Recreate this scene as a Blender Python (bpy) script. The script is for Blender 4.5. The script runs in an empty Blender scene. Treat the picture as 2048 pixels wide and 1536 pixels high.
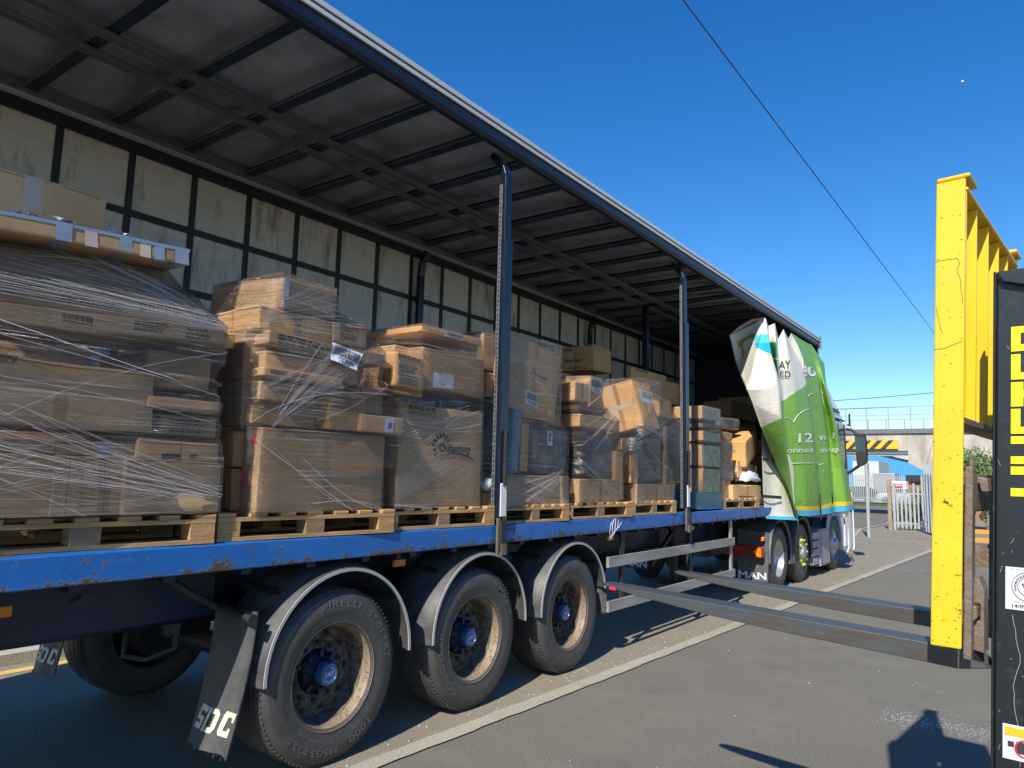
import bpy, math, random
import numpy as np
from mathutils import Vector, Matrix, noise
R_ = math.radians
S = bpy.context.scene
COL = S.collection
random.seed(7)

# ---------------------------------------------------------------- camera
CAM = np.array([3.3617, 0.0, 1.6813])
F_ = 1444.37
RX = np.array([0.80814721, 0.58844802, 0.02504042])
UX = np.array([0.05388305, -0.11620328, 0.99176278])
WX = np.array([-0.58651062, 0.80014107, 0.12561673])
cam = bpy.data.cameras.new('camera'); cam.sensor_width = 36; cam.lens = F_/2048*36
cam.clip_start = .05; cam.clip_end = 6000
co = bpy.data.objects.new('camera', cam); COL.objects.link(co)
co.matrix_world = Matrix(((RX[0], UX[0], -WX[0], CAM[0]), (RX[1], UX[1], -WX[1], CAM[1]), (RX[2], UX[2], -WX[2], CAM[2]), (0, 0, 0, 1)))
S.camera = co
# ---------------------------------------------------------------- light
LIGHT = Vector((-.27, 1.165, -1.0)).normalized()
W = bpy.data.worlds.new('World'); S.world = W; W.use_nodes = True
nt = W.node_tree; bg = nt.nodes['Background']
sky = nt.nodes.new('ShaderNodeTexSky'); sky.sky_type = 'NISHITA'; sky.sun_disc = False
el = math.asin(-LIGHT.z); sky.sun_elevation = el
sky.sun_rotation = math.atan2(-LIGHT.x, -LIGHT.y)
sky.air_density = 1.0; sky.dust_density = .15; sky.ozone_density = 4.0
hs = nt.nodes.new('ShaderNodeHueSaturation'); hs.inputs['Saturation'].default_value = 1.33; hs.inputs['Hue'].default_value = .506
nt.links.new(sky.outputs[0], hs.inputs['Color']); nt.links.new(hs.outputs[0], bg.inputs[0]); bg.inputs[1].default_value = .118
sun = bpy.data.lights.new('sun', 'SUN'); sun.energy = 5.0; sun.angle = R_(.53); sun.color = (1, .93, .82)
so = bpy.data.objects.new('sun', sun); COL.objects.link(so)
so.rotation_euler = LIGHT.to_track_quat('-Z', 'Y').to_euler(); so.location = (0, -10, 20)
S.view_settings.view_transform = 'Standard'; S.view_settings.look = 'None'
S.view_settings.exposure = .55; S.view_settings.gamma = 1
S.cycles.transparent_max_bounces = 24; S.cycles.max_bounces = 8
S.cycles.use_denoising = True

# ---------------------------------------------------------------- measured points: a photo position on a real plane
def _ray(u, v): return WX + RX*(u-1024)/F_ - UX*(v-768)/F_
def PX(u, v, x=0.):
    d = _ray(u, v); return Vector(CAM + d*((x-CAM[0])/d[0]))
def PY(u, v, y):
    d = _ray(u, v); return Vector(CAM + d*((y-CAM[1])/d[1]))

# ---------------------------------------------------------------- materials
def mk(name):
    m = bpy.data.materials.new(name); m.use_nodes = True
    return m, m.node_tree, m.node_tree.nodes['Principled BSDF']
def N(nt, t, **k):
    n = nt.nodes.new(t)
    for a, b in k.items():
        if a in ('i',):
            for kk, vv in b.items(): n.inputs[kk].default_value = vv
        else: setattr(n, a, b)
    return n
def ramp(nt, fac, stops, interp='LINEAR'):
    r = nt.nodes.new('ShaderNodeValToRGB'); r.color_ramp.interpolation = interp
    e = r.color_ramp.elements
    while len(e) < len(stops): e.new(.5)
    for s, (p, c) in zip(e, stops):
        s.position = p; s.color = (c, c, c, 1) if not isinstance(c, (tuple, list)) else (*c[:3], 1)
    nt.links.new(fac, r.inputs[0]); return r.outputs[0]
def noi(nt, scale, detail=6, rough=.6, vec=None, coord='Object', dist=0):
    n = N(nt, 'ShaderNodeTexNoise'); n.inputs['Scale'].default_value = scale
    n.inputs['Detail'].default_value = detail; n.inputs['Roughness'].default_value = rough; n.inputs['Distortion'].default_value = dist
    if vec is None:
        tc = N(nt, 'ShaderNodeTexCoord'); vec = tc.outputs[coord]
    nt.links.new(vec, n.inputs['Vector']); return n.outputs['Fac']
def mapping(nt, scale=(1, 1, 1), rot=(0, 0, 0), coord='Object', loc=(0, 0, 0)):
    tc = N(nt, 'ShaderNodeTexCoord'); mp = N(nt, 'ShaderNodeMapping')
    mp.inputs['Scale'].default_value = scale; mp.inputs['Rotation'].default_value = rot; mp.inputs['Location'].default_value = loc
    nt.links.new(tc.outputs[coord], mp.inputs[0]); return mp.outputs[0]
def mixc(nt, fac, a, b, mode='MIX'):
    m = nt.nodes.new('ShaderNodeMix'); m.data_type = 'RGBA'; m.blend_type = mode
    for s, v in ((0, fac), (6, a), (7, b)):
        if hasattr(v, 'links') or hasattr(v, 'is_linked'): nt.links.new(v, m.inputs[s])
        elif s == 0: m.inputs[0].default_value = v
        else: m.inputs[s].default_value = (*v[:3], 1)
    return m.outputs[2]
def mth(nt, op, a, b=None, clamp=False):
    m = nt.nodes.new('ShaderNodeMath'); m.operation = op; m.use_clamp = clamp
    for i, v in enumerate((a, b)):
        if v is None: continue
        if isinstance(v, (int, float)): m.inputs[i].default_value = v
        else: nt.links.new(v, m.inputs[i])
    return m.outputs[0]
def bump(nt, p, h, dist=.004, strength=.6):
    b = N(nt, 'ShaderNodeBump'); b.inputs['Distance'].default_value = dist; b.inputs['Strength'].default_value = strength
    nt.links.new(h, b.inputs['Height']); nt.links.new(b.outputs[0], p.inputs['Normal'])
def mat(name, col, rough=.6, metal=0, var=.15, scale=8, bmp=0, bscale=60, col2=None, lo=.35, hi=.65, stretch=(1, 1, 1), spec=.5):
    m, nt, p = mk(name)
    v = mapping(nt, stretch)
    n = noi(nt, scale, vec=v)
    c2 = col2 or tuple(max(0, c*(1-var*2)) for c in col)
    nt.links.new(mixc(nt, ramp(nt, n, [(lo, 0), (hi, 1)]), col, c2), p.inputs['Base Color'])
    p.inputs['Roughness'].default_value = rough; p.inputs['Metallic'].default_value = metal
    p.inputs['Specular IOR Level'].default_value = spec
    if bmp: bump(nt, p, noi(nt, bscale), bmp)
    return m
def painted(name, col, rust=(.12, .07, .04), amt=.62, edge=None, rough=.35, scale=9, chipcol=None, metal=0):
    """paint with chips, scratches and rust; edge=(z0,z1): heavier towards z0"""
    m, nt, p = mk(name)
    n = noi(nt, scale, 10, .75)
    n2 = noi(nt, 70, 8, .7)
    f = mth(nt, 'ADD', n, mth(nt, 'MULTIPLY', mth(nt, 'SUBTRACT', n2, .5), .35))
    if edge:
        g = N(nt, 'ShaderNodeNewGeometry'); sx = N(nt, 'ShaderNodeSeparateXYZ'); nt.links.new(g.outputs['Position'], sx.inputs[0])
        mr = N(nt, 'ShaderNodeMapRange'); mr.inputs[1].default_value = edge[0]; mr.inputs[2].default_value = edge[1]
        mr.inputs[3].default_value = (edge[2] if len(edge) > 2 else .15); mr.inputs[4].default_value = 0; nt.links.new(sx.outputs[2], mr.inputs[0])
        f = mth(nt, 'ADD', f, mr.outputs[0])
    mask = ramp(nt, f, [(amt, 0), (amt+.025, 1)])
    base = mixc(nt, ramp(nt, noi(nt, 3), [(.3, 0), (.7, 1)]), col, tuple(c*.8 for c in col))
    fine = ramp(nt, noi(nt, 22, 8, .8, mapping(nt, (1, .08, 1))), [(.55, 0), (.75, .5)])
    base = mixc(nt, fine, base, tuple(min(1, c*.8+.1) for c in col))
    rc = mixc(nt, ramp(nt, noi(nt, 130), [(.35, 0), (.65, 1)]), rust, chipcol or tuple(c*.35 for c in rust))
    nt.links.new(mixc(nt, mask, base, rc), p.inputs['Base Color'])
    p.inputs['Metallic'].default_value = metal
    nt.links.new(ramp(nt, mask, [(0, rough), (1, .85)]), p.inputs['Roughness'])
    bump(nt, p, mth(nt, 'MULTIPLY', mask, n2), .006, .8)
    return m
def flat(name, col, rough=.5, metal=0, emit=0, spec=.5):
    m, nt, p = mk(name)
    nn = noi(nt, 14)
    nt.links.new(mixc(nt, ramp(nt, nn, [(.3, 0), (.7, 1)]), col, tuple(c*.88 for c in col)), p.inputs['Base Color'])
    p.inputs['Roughness'].default_value = rough; p.inputs['Metallic'].default_value = metal
    p.inputs['Specular IOR Level'].default_value = spec
    if emit:
        p.inputs['Emission Color'].default_value = (*col, 1); p.inputs['Emission Strength'].default_value = emit
    return m

M = {}
def cardboard(name, col):
    m, nt, p = mk(name)
    oi = N(nt, 'ShaderNodeObjectInfo')
    hs = N(nt, 'ShaderNodeHueSaturation')
    hs.inputs['Color'].default_value = (*col, 1)
    nt.links.new(ramp(nt, oi.outputs['Random'], [(0, .78), (1, 1.16)]), hs.inputs['Value'])
    nt.links.new(ramp(nt, oi.outputs['Random'], [(0, 1.06), (1, .9)]), hs.inputs['Saturation'])
    a = noi(nt, 2.2, 4); b = noi(nt, 30, 8, .7, mapping(nt, (1, 1, 6)))
    c = mixc(nt, ramp(nt, a, [(.35, 0), (.75, .7)]), hs.outputs[0], tuple(x*.7 for x in col))
    c = mixc(nt, ramp(nt, b, [(.45, 0), (.8, .35)]), c, tuple(min(1, x*1.35) for x in col))
    sc = ramp(nt, noi(nt, 6, 10, .8), [(.66, 0), (.7, .5)])
    c = mixc(nt, sc, c, tuple(x*.45 for x in col))
    nt.links.new(c, p.inputs['Base Color']); p.inputs['Roughness'].default_value = .82
    p.inputs['Specular IOR Level'].default_value = .25
    wv = N(nt, 'ShaderNodeTexWave'); wv.inputs['Scale'].default_value = 26; wv.inputs['Distortion'].default_value = .6
    wv.bands_direction = 'Z'
    tc = N(nt, 'ShaderNodeTexCoord'); nt.links.new(tc.outputs['Object'], wv.inputs[0])
    h = mth(nt, 'ADD', mth(nt, 'MULTIPLY', wv.outputs['Fac'], .03), noi(nt, 9, 5, .5))
    bump(nt, p, h, .006, .5)
    return m
M['card'] = cardboard('cardboard', (.56, .34, .155))
M['card2'] = cardboard('cardboard_grey', (.47, .30, .155))
M['card3'] = cardboard('cardboard_orange', (.62, .355, .14))
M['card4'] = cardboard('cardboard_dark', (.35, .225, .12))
M['tape'] = flat('packing_tape', (.36, .22, .12), .18)
M['gtape'] = flat('grey_tape', (.22, .27, .36), .25)
M['ctape'] = flat('clear_tape', (.52, .42, .33), .12)
M['ink'] = flat('print_ink', (.03, .028, .03), .7)
M['crease'] = flat('flap_fold', (.13, .075, .035), .8)
M['label'] = flat('paper_label', (.62, .63, .66), .45)
M['red'] = flat('red_sticker', (.75, .02, .06), .4)
M['pink'] = flat('pink_sticker', (.8, .05, .35), .4)
M['purple'] = flat('purple_sticker', (.22, .06, .4), .4)
M['yellowst'] = flat('yellow_sticker', (.6, .55, .05), .4)
M['wood'] = mat('pallet_wood', (.50, .29, .115), .8, var=.22, scale=14, stretch=(1, .2, 3), bmp=.004, bscale=40)
M['wood2'] = mat('pallet_wood_dark', (.30, .20, .11), .85, var=.25, scale=14, stretch=(1, .2, 3), bmp=.004, bscale=40)
M['floorply'] = mat('deck_plywood', (.26, .22, .17), .8, var=.25, scale=5, stretch=(3, .4, 1), bmp=.003)
M['blue'] = painted('blue_paint', (.010, .13, .43), amt=.585, edge=(1.166, 1.215), rough=.34, scale=9, rust=(.12, .085, .06))
M['bluedk'] = mat('dark_blue_steel', (.004, .014, .050), .5, var=.3, scale=3)
M['navy'] = mat('navy_steel', (.006, .012, .028), .28, var=.2, scale=4)
M['rail_navy'] = mat('navy_rail_aluminium', (.012, .022, .045), .38, var=.2, scale=3, metal=.2)
M['alu'] = mat('aluminium_rail', (.66, .66, .63), .45, metal=.15, var=.1, scale=3, stretch=(1, .05, 1))
M['alud'] = mat('dull_aluminium', (.22, .23, .245), .45, metal=.55, var=.25, scale=6, stretch=(4, .1, 4))
M['roofp'] = mat('roof_sheet', (.33, .36, .42), .22, var=.2, scale=1.3, col2=(.17, .19, .225), bmp=.035, bscale=1.8)
M['wallp'] = None
M['strap'] = flat('black_strap', (.010, .013, .018), .6)
M['black'] = mat('black_rubber_parts', (.016, .016, .018), .55, var=.2)
M['dark'] = mat('dark_steel', (.022, .022, .026), .6, var=.3)
M['fender'] = mat('grey_fender_plastic', (.09, .09, .092), .5, var=.25, scale=12, bmp=.002, bscale=200)
M['fenderedge'] = flat('pale_fender_lip', (.38, .37, .34), .5)
M['flap'] = mat('mudflap_rubber', (.07, .071, .076), .62, var=.2, scale=10, bmp=.004, bscale=120)
M['rubberletter'] = flat('mudflap_letter', (.55, .54, .42), .6)
def tyremat():
    m, nt, p = mk('tyre_rubber')
    n = noi(nt, 20, 8, .7); 
    c = mixc(nt, ramp(nt, n, [(.35, 0), (.7, 1)]), (.062, .059, .055), (.036, .035, .034))
    dust = ramp(nt, noi(nt, 180, 4, .6), [(.68, 0), (.74, 1)])
    c = mixc(nt, mth(nt, 'MULTIPLY', dust, .5), c, (.25, .24, .22))
    nt.links.new(c, p.inputs['Base Color']); p.inputs['Roughness'].default_value = .55
    bump(nt, p, noi(nt, 90, 6), .002, .5)
    return m
M['tyre'] = tyremat()
M['tyretext'] = flat('tyre_letter_rubber', (.125, .12, .11), .5)
M['rim'] = painted('rusty_wheel_paint', (.26, .20, .135), rust=(.30, .17, .07), amt=.54, rough=.6, scale=16, chipcol=(.16, .10, .06))
M['rimd'] = mat('dirt_and_shade_wheel', (.17, .14, .11), .8, var=.4, scale=22, bmp=.004)  # dirt brown; deep in the rim barrel it also puts shade into the colour
M['cap'] = mat('blue_hub_cap', (.028, .085, .21), .3, var=.15, scale=20)
M['capl'] = flat('hub_cap_relief', (.20, .30, .62), .4)
M['chrome'] = flat('silver_wheel', (.42, .43, .45), .35, .6)
M['guard'] = mat('side_guard_aluminium', (.40, .38, .34), .5, metal=.35, var=.2, scale=5, stretch=(1, .2, 1))
M['amber'] = flat('amber_lens', (.55, .17, .01), .25)
M['amberlit'] = flat('amber_reflector', (.95, .22, .01), .25)
M['redlens'] = flat('red_lens', (.30, .012, .015), .25)
M['white'] = flat('white_paint', (.62, .64, .64), .35)
M['whitecl'] = flat('white_plastic', (.72, .72, .70), .5)
M['cabblue'] = flat('blue_cab_graphic', (.16, .30, .50), .3)
M['glass'] = flat('dark_window_glass', (.04, .08, .09), .05)
M['lime'] = flat('lime_nut_caps', (.42, .50, .03), .4)
M['silverbox'] = mat('silver_locker', (.36, .36, .37), .45, metal=.3, var=.12, scale=5)
M['bag'] = mat('white_foam_roll', (.60, .64, .70), .3, var=.15, scale=10, bmp=.02, bscale=18)
M['bluer'] = mat('blue_foam_roll', (.18, .33, .46), .3, var=.2, scale=10, bmp=.01, bscale=30)
M['blackwrap'] = mat('black_film', (.02, .022, .025), .12, var=.2, bmp=.02, bscale=28)
M['greywrap'] = mat('grey_padded_goods', (.17, .18, .185), .4, var=.3, scale=7, bmp=.02, bscale=12)
M['greengoods'] = mat('grey_green_goods', (.44, .46, .39), .35, var=.3, scale=9, bmp=.01, bscale=30, col2=(.16, .26, .14))
M['tealbox'] = flat('teal_box', (.02, .26, .34), .5)
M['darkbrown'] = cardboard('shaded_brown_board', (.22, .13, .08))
# forklift
M['yellow'] = painted('yellow_paint', (.80, .50, .018), rust=(.09, .05, .02), amt=.675, rough=.38, scale=30, edge=(1.1, 1.9, .055))
M['yellow2'] = painted('yellow_paint_clean', (.80, .50, .012), rust=(.16, .08, .02), amt=.72, rough=.35, scale=20)
M['mast'] = painted('black_mast_paint', (.012, .016, .020), rust=(.20, .20, .19), amt=.70, rough=.36, scale=30, chipcol=(.12, .12, .12))
M['letter'] = flat('yellow_letter', (.85, .72, .01), .35)
M['steel'] = mat('worn_steel', (.17, .155, .135), .55, metal=.3, var=.35, scale=22, bmp=.006, bscale=90, col2=(.15, .095, .06))
def forkmat():
    m, nt, p = mk('fork_steel')
    v = mapping(nt, (.6, 8, 8)); n = noi(nt, 6, 8, .65, v); n2 = noi(nt, 2.5, 6)
    c = mixc(nt, ramp(nt, n, [(.40, 0), (.60, 1)]), (.075, .09, .10), (.085, .065, .05))
    c = mixc(nt, ramp(nt, n2, [(.52, 0), (.68, .7)]), c, (.045, .085, .10))
    c = mixc(nt, ramp(nt, noi(nt, 120, 5), [(.68, 0), (.72, .7)]), c, (.35, .3, .25))
    nt.links.new(c, p.inputs['Base Color']); p.inputs['Metallic'].default_value = .35
    nt.links.new(ramp(nt, n, [(0, .3), (1, .65)]), p.inputs['Roughness'])
    bump(nt, p, noi(nt, 60, 8), .003, .6)
    return m
M['fork'] = forkmat()
M['concrete'] = mat('weathered_concrete', (.46, .42, .36), .9, var=.2, scale=1.5, stretch=(1, 1, .35), bmp=.03, bscale=3)
M['brick'] = mat('brick_pier', (.30, .18, .10), .9, var=.25, scale=5)
M['galv'] = flat('galvanised_steel', (.36, .38, .40), .5, .3)
M['galvd'] = flat('dull_galvanised_rail', (.30, .34, .33), .5, .3)
M['shed'] = mat('blue_cladding', (.05, .26, .50), .5, var=.05, scale=2)
M['container'] = mat('pale_green_container', (.50, .53, .49), .6, var=.08, scale=3)
M['orange'] = flat('orange_paint', (.75, .26, .03), .45)
M['hzY'] = flat('hazard_orange', (.82, .42, .01), .5)
M['hzB'] = flat('hazard_black', (.03, .03, .03), .5)
M['postwood'] = mat('wooden_post', (.30, .25, .17), .9, var=.2, scale=10)

def wallmat():
    m, nt, p = mk('weathered_side_curtain')
    a = noi(nt, 3.2, 6, .65, mapping(nt, (1, 1.6, .35)))
    b = noi(nt, 9, 8, .7, mapping(nt, (1, .25, 1.6)))
    c = mixc(nt, ramp(nt, b, [(.40, 0), (.75, .6)]), (.53, .50, .44), (.37, .35, .31))
    c = mixc(nt, ramp(nt, a, [(.52, 0), (.70, .85)]), c, (.13, .11, .085))
    nt.links.new(c, p.inputs['Base Color']); p.inputs['Roughness'].default_value = .6
    bump(nt, p, noi(nt, 3, 4), .03, .3)
    return m
M['wallp'] = wallmat()

def asphalt(name, base, sp=.5, light=(.30, .29, .27)):
    m, nt, p = mk(name)
    fine = noi(nt, 75, 5, .75); sp_ = noi(nt, 42, 3, .8); big = noi(nt, .35, 5, .6); mid = noi(nt, 2.2, 6, .65)
    c = mixc(nt, ramp(nt, fine, [(.30, 0), (.72, 1)]), tuple(x*.42 for x in base), tuple(x*1.7 for x in base))
    c = mixc(nt, ramp(nt, big, [(.35, 0), (.65, .35)]), c, tuple(x*.72 for x in base))
    c = mixc(nt, ramp(nt, mid, [(.50, 0), (.75, .45)]), c, tuple(x*1.35 for x in base))
    st = ramp(nt, noi(nt, .9, 3, .5), [(.60, 0), (.68, .45)])
    c = mixc(nt, st, c, tuple(x*.62 for x in base))
    c = mixc(nt, ramp(nt, sp_, [(.70, 0), (.74, sp)]), c, light)
    nt.links.new(c, p.inputs['Base Color']); p.inputs['Roughness'].default_value = .88
    p.inputs['Specular IOR Level'].default_value = .3
    bump(nt, p, mth(nt, 'ADD', fine, sp_), .006, .8)
    return m
M['asphalt'] = asphalt('asphalt', (.15, .141, .118), .4, (.36, .34, .30))
M['asphalt2'] = asphalt('lane_asphalt', (.225, .20, .15), .6, (.42, .40, .35))
M['kerb'] = asphalt('kerb_stone', (.34, .31, .25), .4, (.45, .43, .38))
M['pave'] = asphalt('gravelly_pavement', (.40, .37, .31), .6, (.6, .57, .5))
M['yline'] = asphalt('yellow_line_paint', (.62, .42, .12), .2, (.5, .4, .2))
M['grass'] = mat('grass', (.08, .13, .02), .9, var=.3, scale=4, bmp=.02, bscale=30)

# stretch film ------------------------------------------------------------
def filmmat(name, base=.05, gain=1.0, tint=(.85, .77, .68), seed=0, refl=.6):
    m, nt, p = mk(name)
    out = nt.nodes['Material Output']
    def streak(rot, sc, lo, hi, lvl, sd):
        v = mapping(nt, sc, (0, 0, R_(rot)), 'UV', (sd+seed, sd*.7, 0))
        n = noi(nt, 1.0, 4, .62, v, dist=.5)
        return mth(nt, 'MULTIPLY', ramp(nt, n, [(lo, 0), (hi, 1)]), lvl)
    a = streak(3, (1.1, 95, 1), .56, .74, .55, 1.3)
    b = streak(-27, (1.0, 110, 1), .56, .72, .70, 5.1)
    b2 = streak(33, (.9, 85, 1), .57, .72, .65, 9.7)
    c = streak(12, (.7, 9, 1), .50, .85, .16, 3.3)
    big = ramp(nt, noi(nt, 2.0, 4, .6, mapping(nt, (1, 1, 1), (0, 0, 0), 'UV', (seed*3, 1, 0))), [(.42, 0), (.62, 1)])
    big2 = ramp(nt, noi(nt, 1.7, 4, .6, mapping(nt, (1, 1, 1), (0, 0, 0), 'UV', (seed*5+8, 4, 0))), [(.45, 0), (.62, 1)])
    big3 = ramp(nt, noi(nt, 3.1, 4, .6, mapping(nt, (1, 1, 1), (0, 0, 0), 'UV', (seed*2+3, 7, 0))), [(.45, .05), (.60, 1)])
    s = mth(nt, 'ADD', mth(nt, 'MULTIPLY', a, big3), mth(nt, 'MULTIPLY', b, big))
    s = mth(nt, 'ADD', s, mth(nt, 'MULTIPLY', b2, big2))
    s = mth(nt, 'ADD', s, mth(nt, 'MULTIPLY', c, big))
    fac = mth(nt, 'ADD', mth(nt, 'MULTIPLY', s, gain), base, True)
    tr = N(nt, 'ShaderNodeBsdfTransparent'); tr.inputs[0].default_value = (.97, .965, .96, 1)
    df = N(nt, 'ShaderNodeBsdfDiffuse'); df.inputs[0].default_value = (*tint, 1)
    mix = N(nt, 'ShaderNodeMixShader'); nt.links.new(fac, mix.inputs[0]); nt.links.new(tr.outputs[0], mix.inputs[1]); nt.links.new(df.outputs[0], mix.inputs[2])
    gl = N(nt, 'ShaderNodeBsdfGlossy'); gl.inputs['Roughness'].default_value = .13
    bp = N(nt, 'ShaderNodeBump'); bp.inputs['Distance'].default_value = .013; bp.inputs['Strength'].default_value = 1.0
    cr = noi(nt, 26, 5, .6, mapping(nt, (1, 1.8, 1), (0, 0, R_(20)), 'UV'))
    nt.links.new(mth(nt, 'ADD', mth(nt, 'MULTIPLY', s, .8), mth(nt, 'MULTIPLY', cr, 1.4)), bp.inputs['Height'])
    nt.links.new(bp.outputs[0], gl.inputs['Normal'])
    fr = N(nt, 'ShaderNodeFresnel'); fr.inputs[0].default_value = 1.45; nt.links.new(bp.outputs[0], fr.inputs['Normal'])
    mix2 = N(nt, 'ShaderNodeMixShader')
    nt.links.new(mth(nt, 'MULTIPLY', fr.outputs[0], refl, True), mix2.inputs[0])
    nt.links.new(mix.outputs[0], mix2.inputs[1]); nt.links.new(gl.outputs[0], mix2.inputs[2])
    nt.links.new(mix2.outputs[0], out.inputs[0])
    return m
M['film'] = filmmat('stretch_film', .01, .5, seed=0, refl=.75)
M['filmh'] = filmmat('stretch_film_heavy', .02, .85, seed=4, refl=.8)
M['strand'] = flat('twisted_film_strand', (.62, .62, .66), .3)

# ---------------------------------------------------------------- mesh helpers
class MB:
    def __init__(s): s.v = []; s.f = []; s.mi = []
    def add(s, vs, fs, mi=0):
        b = len(s.v); s.v += [tuple(v) for v in vs]; s.f += [tuple(b+i for i in f) for f in fs]; s.mi += [mi]*len(fs)
    def box(s, x0, x1, y0, y1, z0, z1, mi=0):
        s.add([(x, y, z) for x in (x0, x1) for y in (y0, y1) for z in (z0, z1)],
              [(0, 1, 3, 2), (4, 6, 7, 5), (0, 4, 5, 1), (2, 3, 7, 6), (0, 2, 6, 4), (1, 5, 7, 3)], mi)
        return s
    def obox(s, c, ax, ay, az, mi=0):
        c, ax, ay, az = map(Vector, (c, ax, ay, az))
        s.add([c+i*ax+j*ay+k*az for i in (-1, 1) for j in (-1, 1) for k in (-1, 1)],
              [(0, 1, 3, 2), (4, 6, 7, 5), (0, 4, 5, 1), (2, 3, 7, 6), (0, 2, 6, 4), (1, 5, 7, 3)], mi)
        return s
    def bar(s, a, b, w, h, up=(0, 0, 1), mi=0):
        a, b = Vector(a), Vector(b); d = b-a; L = d.length; d.normalize()
        sd = d.cross(Vector(up)).normalized(); u = sd.cross(d)
        return s.obox((a+b)/2, d*L/2, sd*w/2, u*h/2, mi)
    def tube(s, pts, r, n=8, mi=0, cap=True):
        pts = [Vector(p) for p in pts]; b = len(s.v); last = None
        for i, p in enumerate(pts):
            d = (pts[min(i+1, len(pts)-1)]-pts[max(i-1, 0)]).normalized()
            if last is None: a = d.orthogonal().normalized()
            else: a = (last-d*last.dot(d)).normalized()
            last = a; c = d.cross(a); rr = r[i] if isinstance(r, (list, tuple)) else r
            for k in range(n):
                t = 2*math.pi*k/n; s.v.append(tuple(p+(a*math.cos(t)+c*math.sin(t))*rr))
        for i in range(len(pts)-1):
            for k in range(n):
                k2 = (k+1) % n
                s.f.append((b+i*n+k, b+i*n+k2, b+(i+1)*n+k2, b+(i+1)*n+k)); s.mi.append(mi)
        if cap:
            s.f.append(tuple(b+k for k in range(n))[::-1]); s.mi.append(mi)
            e = b+(len(pts)-1)*n; s.f.append(tuple(e+k for k in range(n))); s.mi.append(mi)
        return s
    def lathe(s, c, prof, axis='x', n=48, mi=0, a0=0, a1=2*math.pi):
        """prof: list of (offset along axis, radius)"""
        c = Vector(c); b = len(s.v); full = abs(a1-a0-2*math.pi) < 1e-6; m = n if full else n+1
        for o, r in prof:
            for k in range(m):
                t = a0+(a1-a0)*k/n
                p = Vector((o, r*math.cos(t), r*math.sin(t))) if axis == 'x' else Vector((r*math.cos(t), r*math.sin(t), o)) if axis == 'z' else Vector((r*math.cos(t), o, r*math.sin(t)))
                s.v.append(tuple(c+p))
        for i in range(len(prof)-1):
            for k in range(n):
                k2 = (k+1) % m
                s.f.append((b+i*m+k, b+i*m+k2, b+(i+1)*m+k2, b+(i+1)*m+k)); s.mi.append(mi)
        return s
    def prism(s, poly, d, mi=0):
        """polygon (3D points) extruded by vector d"""
        n = len(poly); d = Vector(d); p0 = [Vector(p) for p in poly]
        s.add(p0+[p+d for p in p0], [tuple(range(n))[::-1], tuple(range(n, 2*n))]+[(i, (i+1) % n, n+(i+1) % n, n+i) for i in range(n)], mi)
        return s
    def grid(s, P, mi=0, close=False):
        """P[i][j] points"""
        b = len(s.v); n = len(P); m = len(P[0])
        for r in P: s.v += [tuple(p) for p in r]
        for i in range(n-1):
            for j in range(m-(0 if close else 1)):
                j2 = (j+1) % m
                s.f.append((b+i*m+j, b+i*m+j2, b+(i+1)*m+j2, b+(i+1)*m+j)); s.mi.append(mi(i, j) if callable(mi) else mi)
        return s
    def build(s, name, mats, parent=None, smooth=False, bevel=0, fixn=True):
        if not isinstance(mats, (list, tuple)): mats = [mats]
        V = np.array(s.v, float); c = (V.min(0)+V.max(0))/2
        me = bpy.data.meshes.new(name); me.from_pydata([tuple(v) for v in (V-c)], [], s.f)
        for m in mats: me.materials.append(M[m] if isinstance(m, str) else m)
        me.polygons.foreach_set('material_index', s.mi)
        if smooth: me.polygons.foreach_set('use_smooth', [True]*len(me.polygons))
        if fixn:
            import bmesh
            bm = bmesh.new(); bm.from_mesh(me); bmesh.ops.recalc_face_normals(bm, faces=bm.faces)
            bm.to_mesh(me); bm.free()
        me.update()
        o = bpy.data.objects.new(name, me); COL.objects.link(o)
        WP[o.name] = Vector(c)
        o.location = c
        if parent: o.parent = parent; o.location = Vector(c)-WP[parent.name]
        if bevel:
            b = o.modifiers.new('bevel', 'BEVEL'); b.width = bevel; b.segments = 2; b.limit_method = 'ANGLE'
        if smooth:
            try: me.set_sharp_from_angle(angle=R_(38))
            except Exception: pass
        return o
WP = {}
def tag(o, label=None, cat=None, group=None, kind=None):
    if label: o['label'] = label
    if cat: o['category'] = cat
    if group: o['group'] = group
    if kind: o['kind'] = kind
    return o
def thing(name, loc, label, cat, group=None):
    o = bpy.data.objects.new(name, None); COL.objects.link(o); o.location = loc; o.empty_display_size = .2
    WP[o.name] = Vector(loc); return tag(o, label, cat, group)

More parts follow.
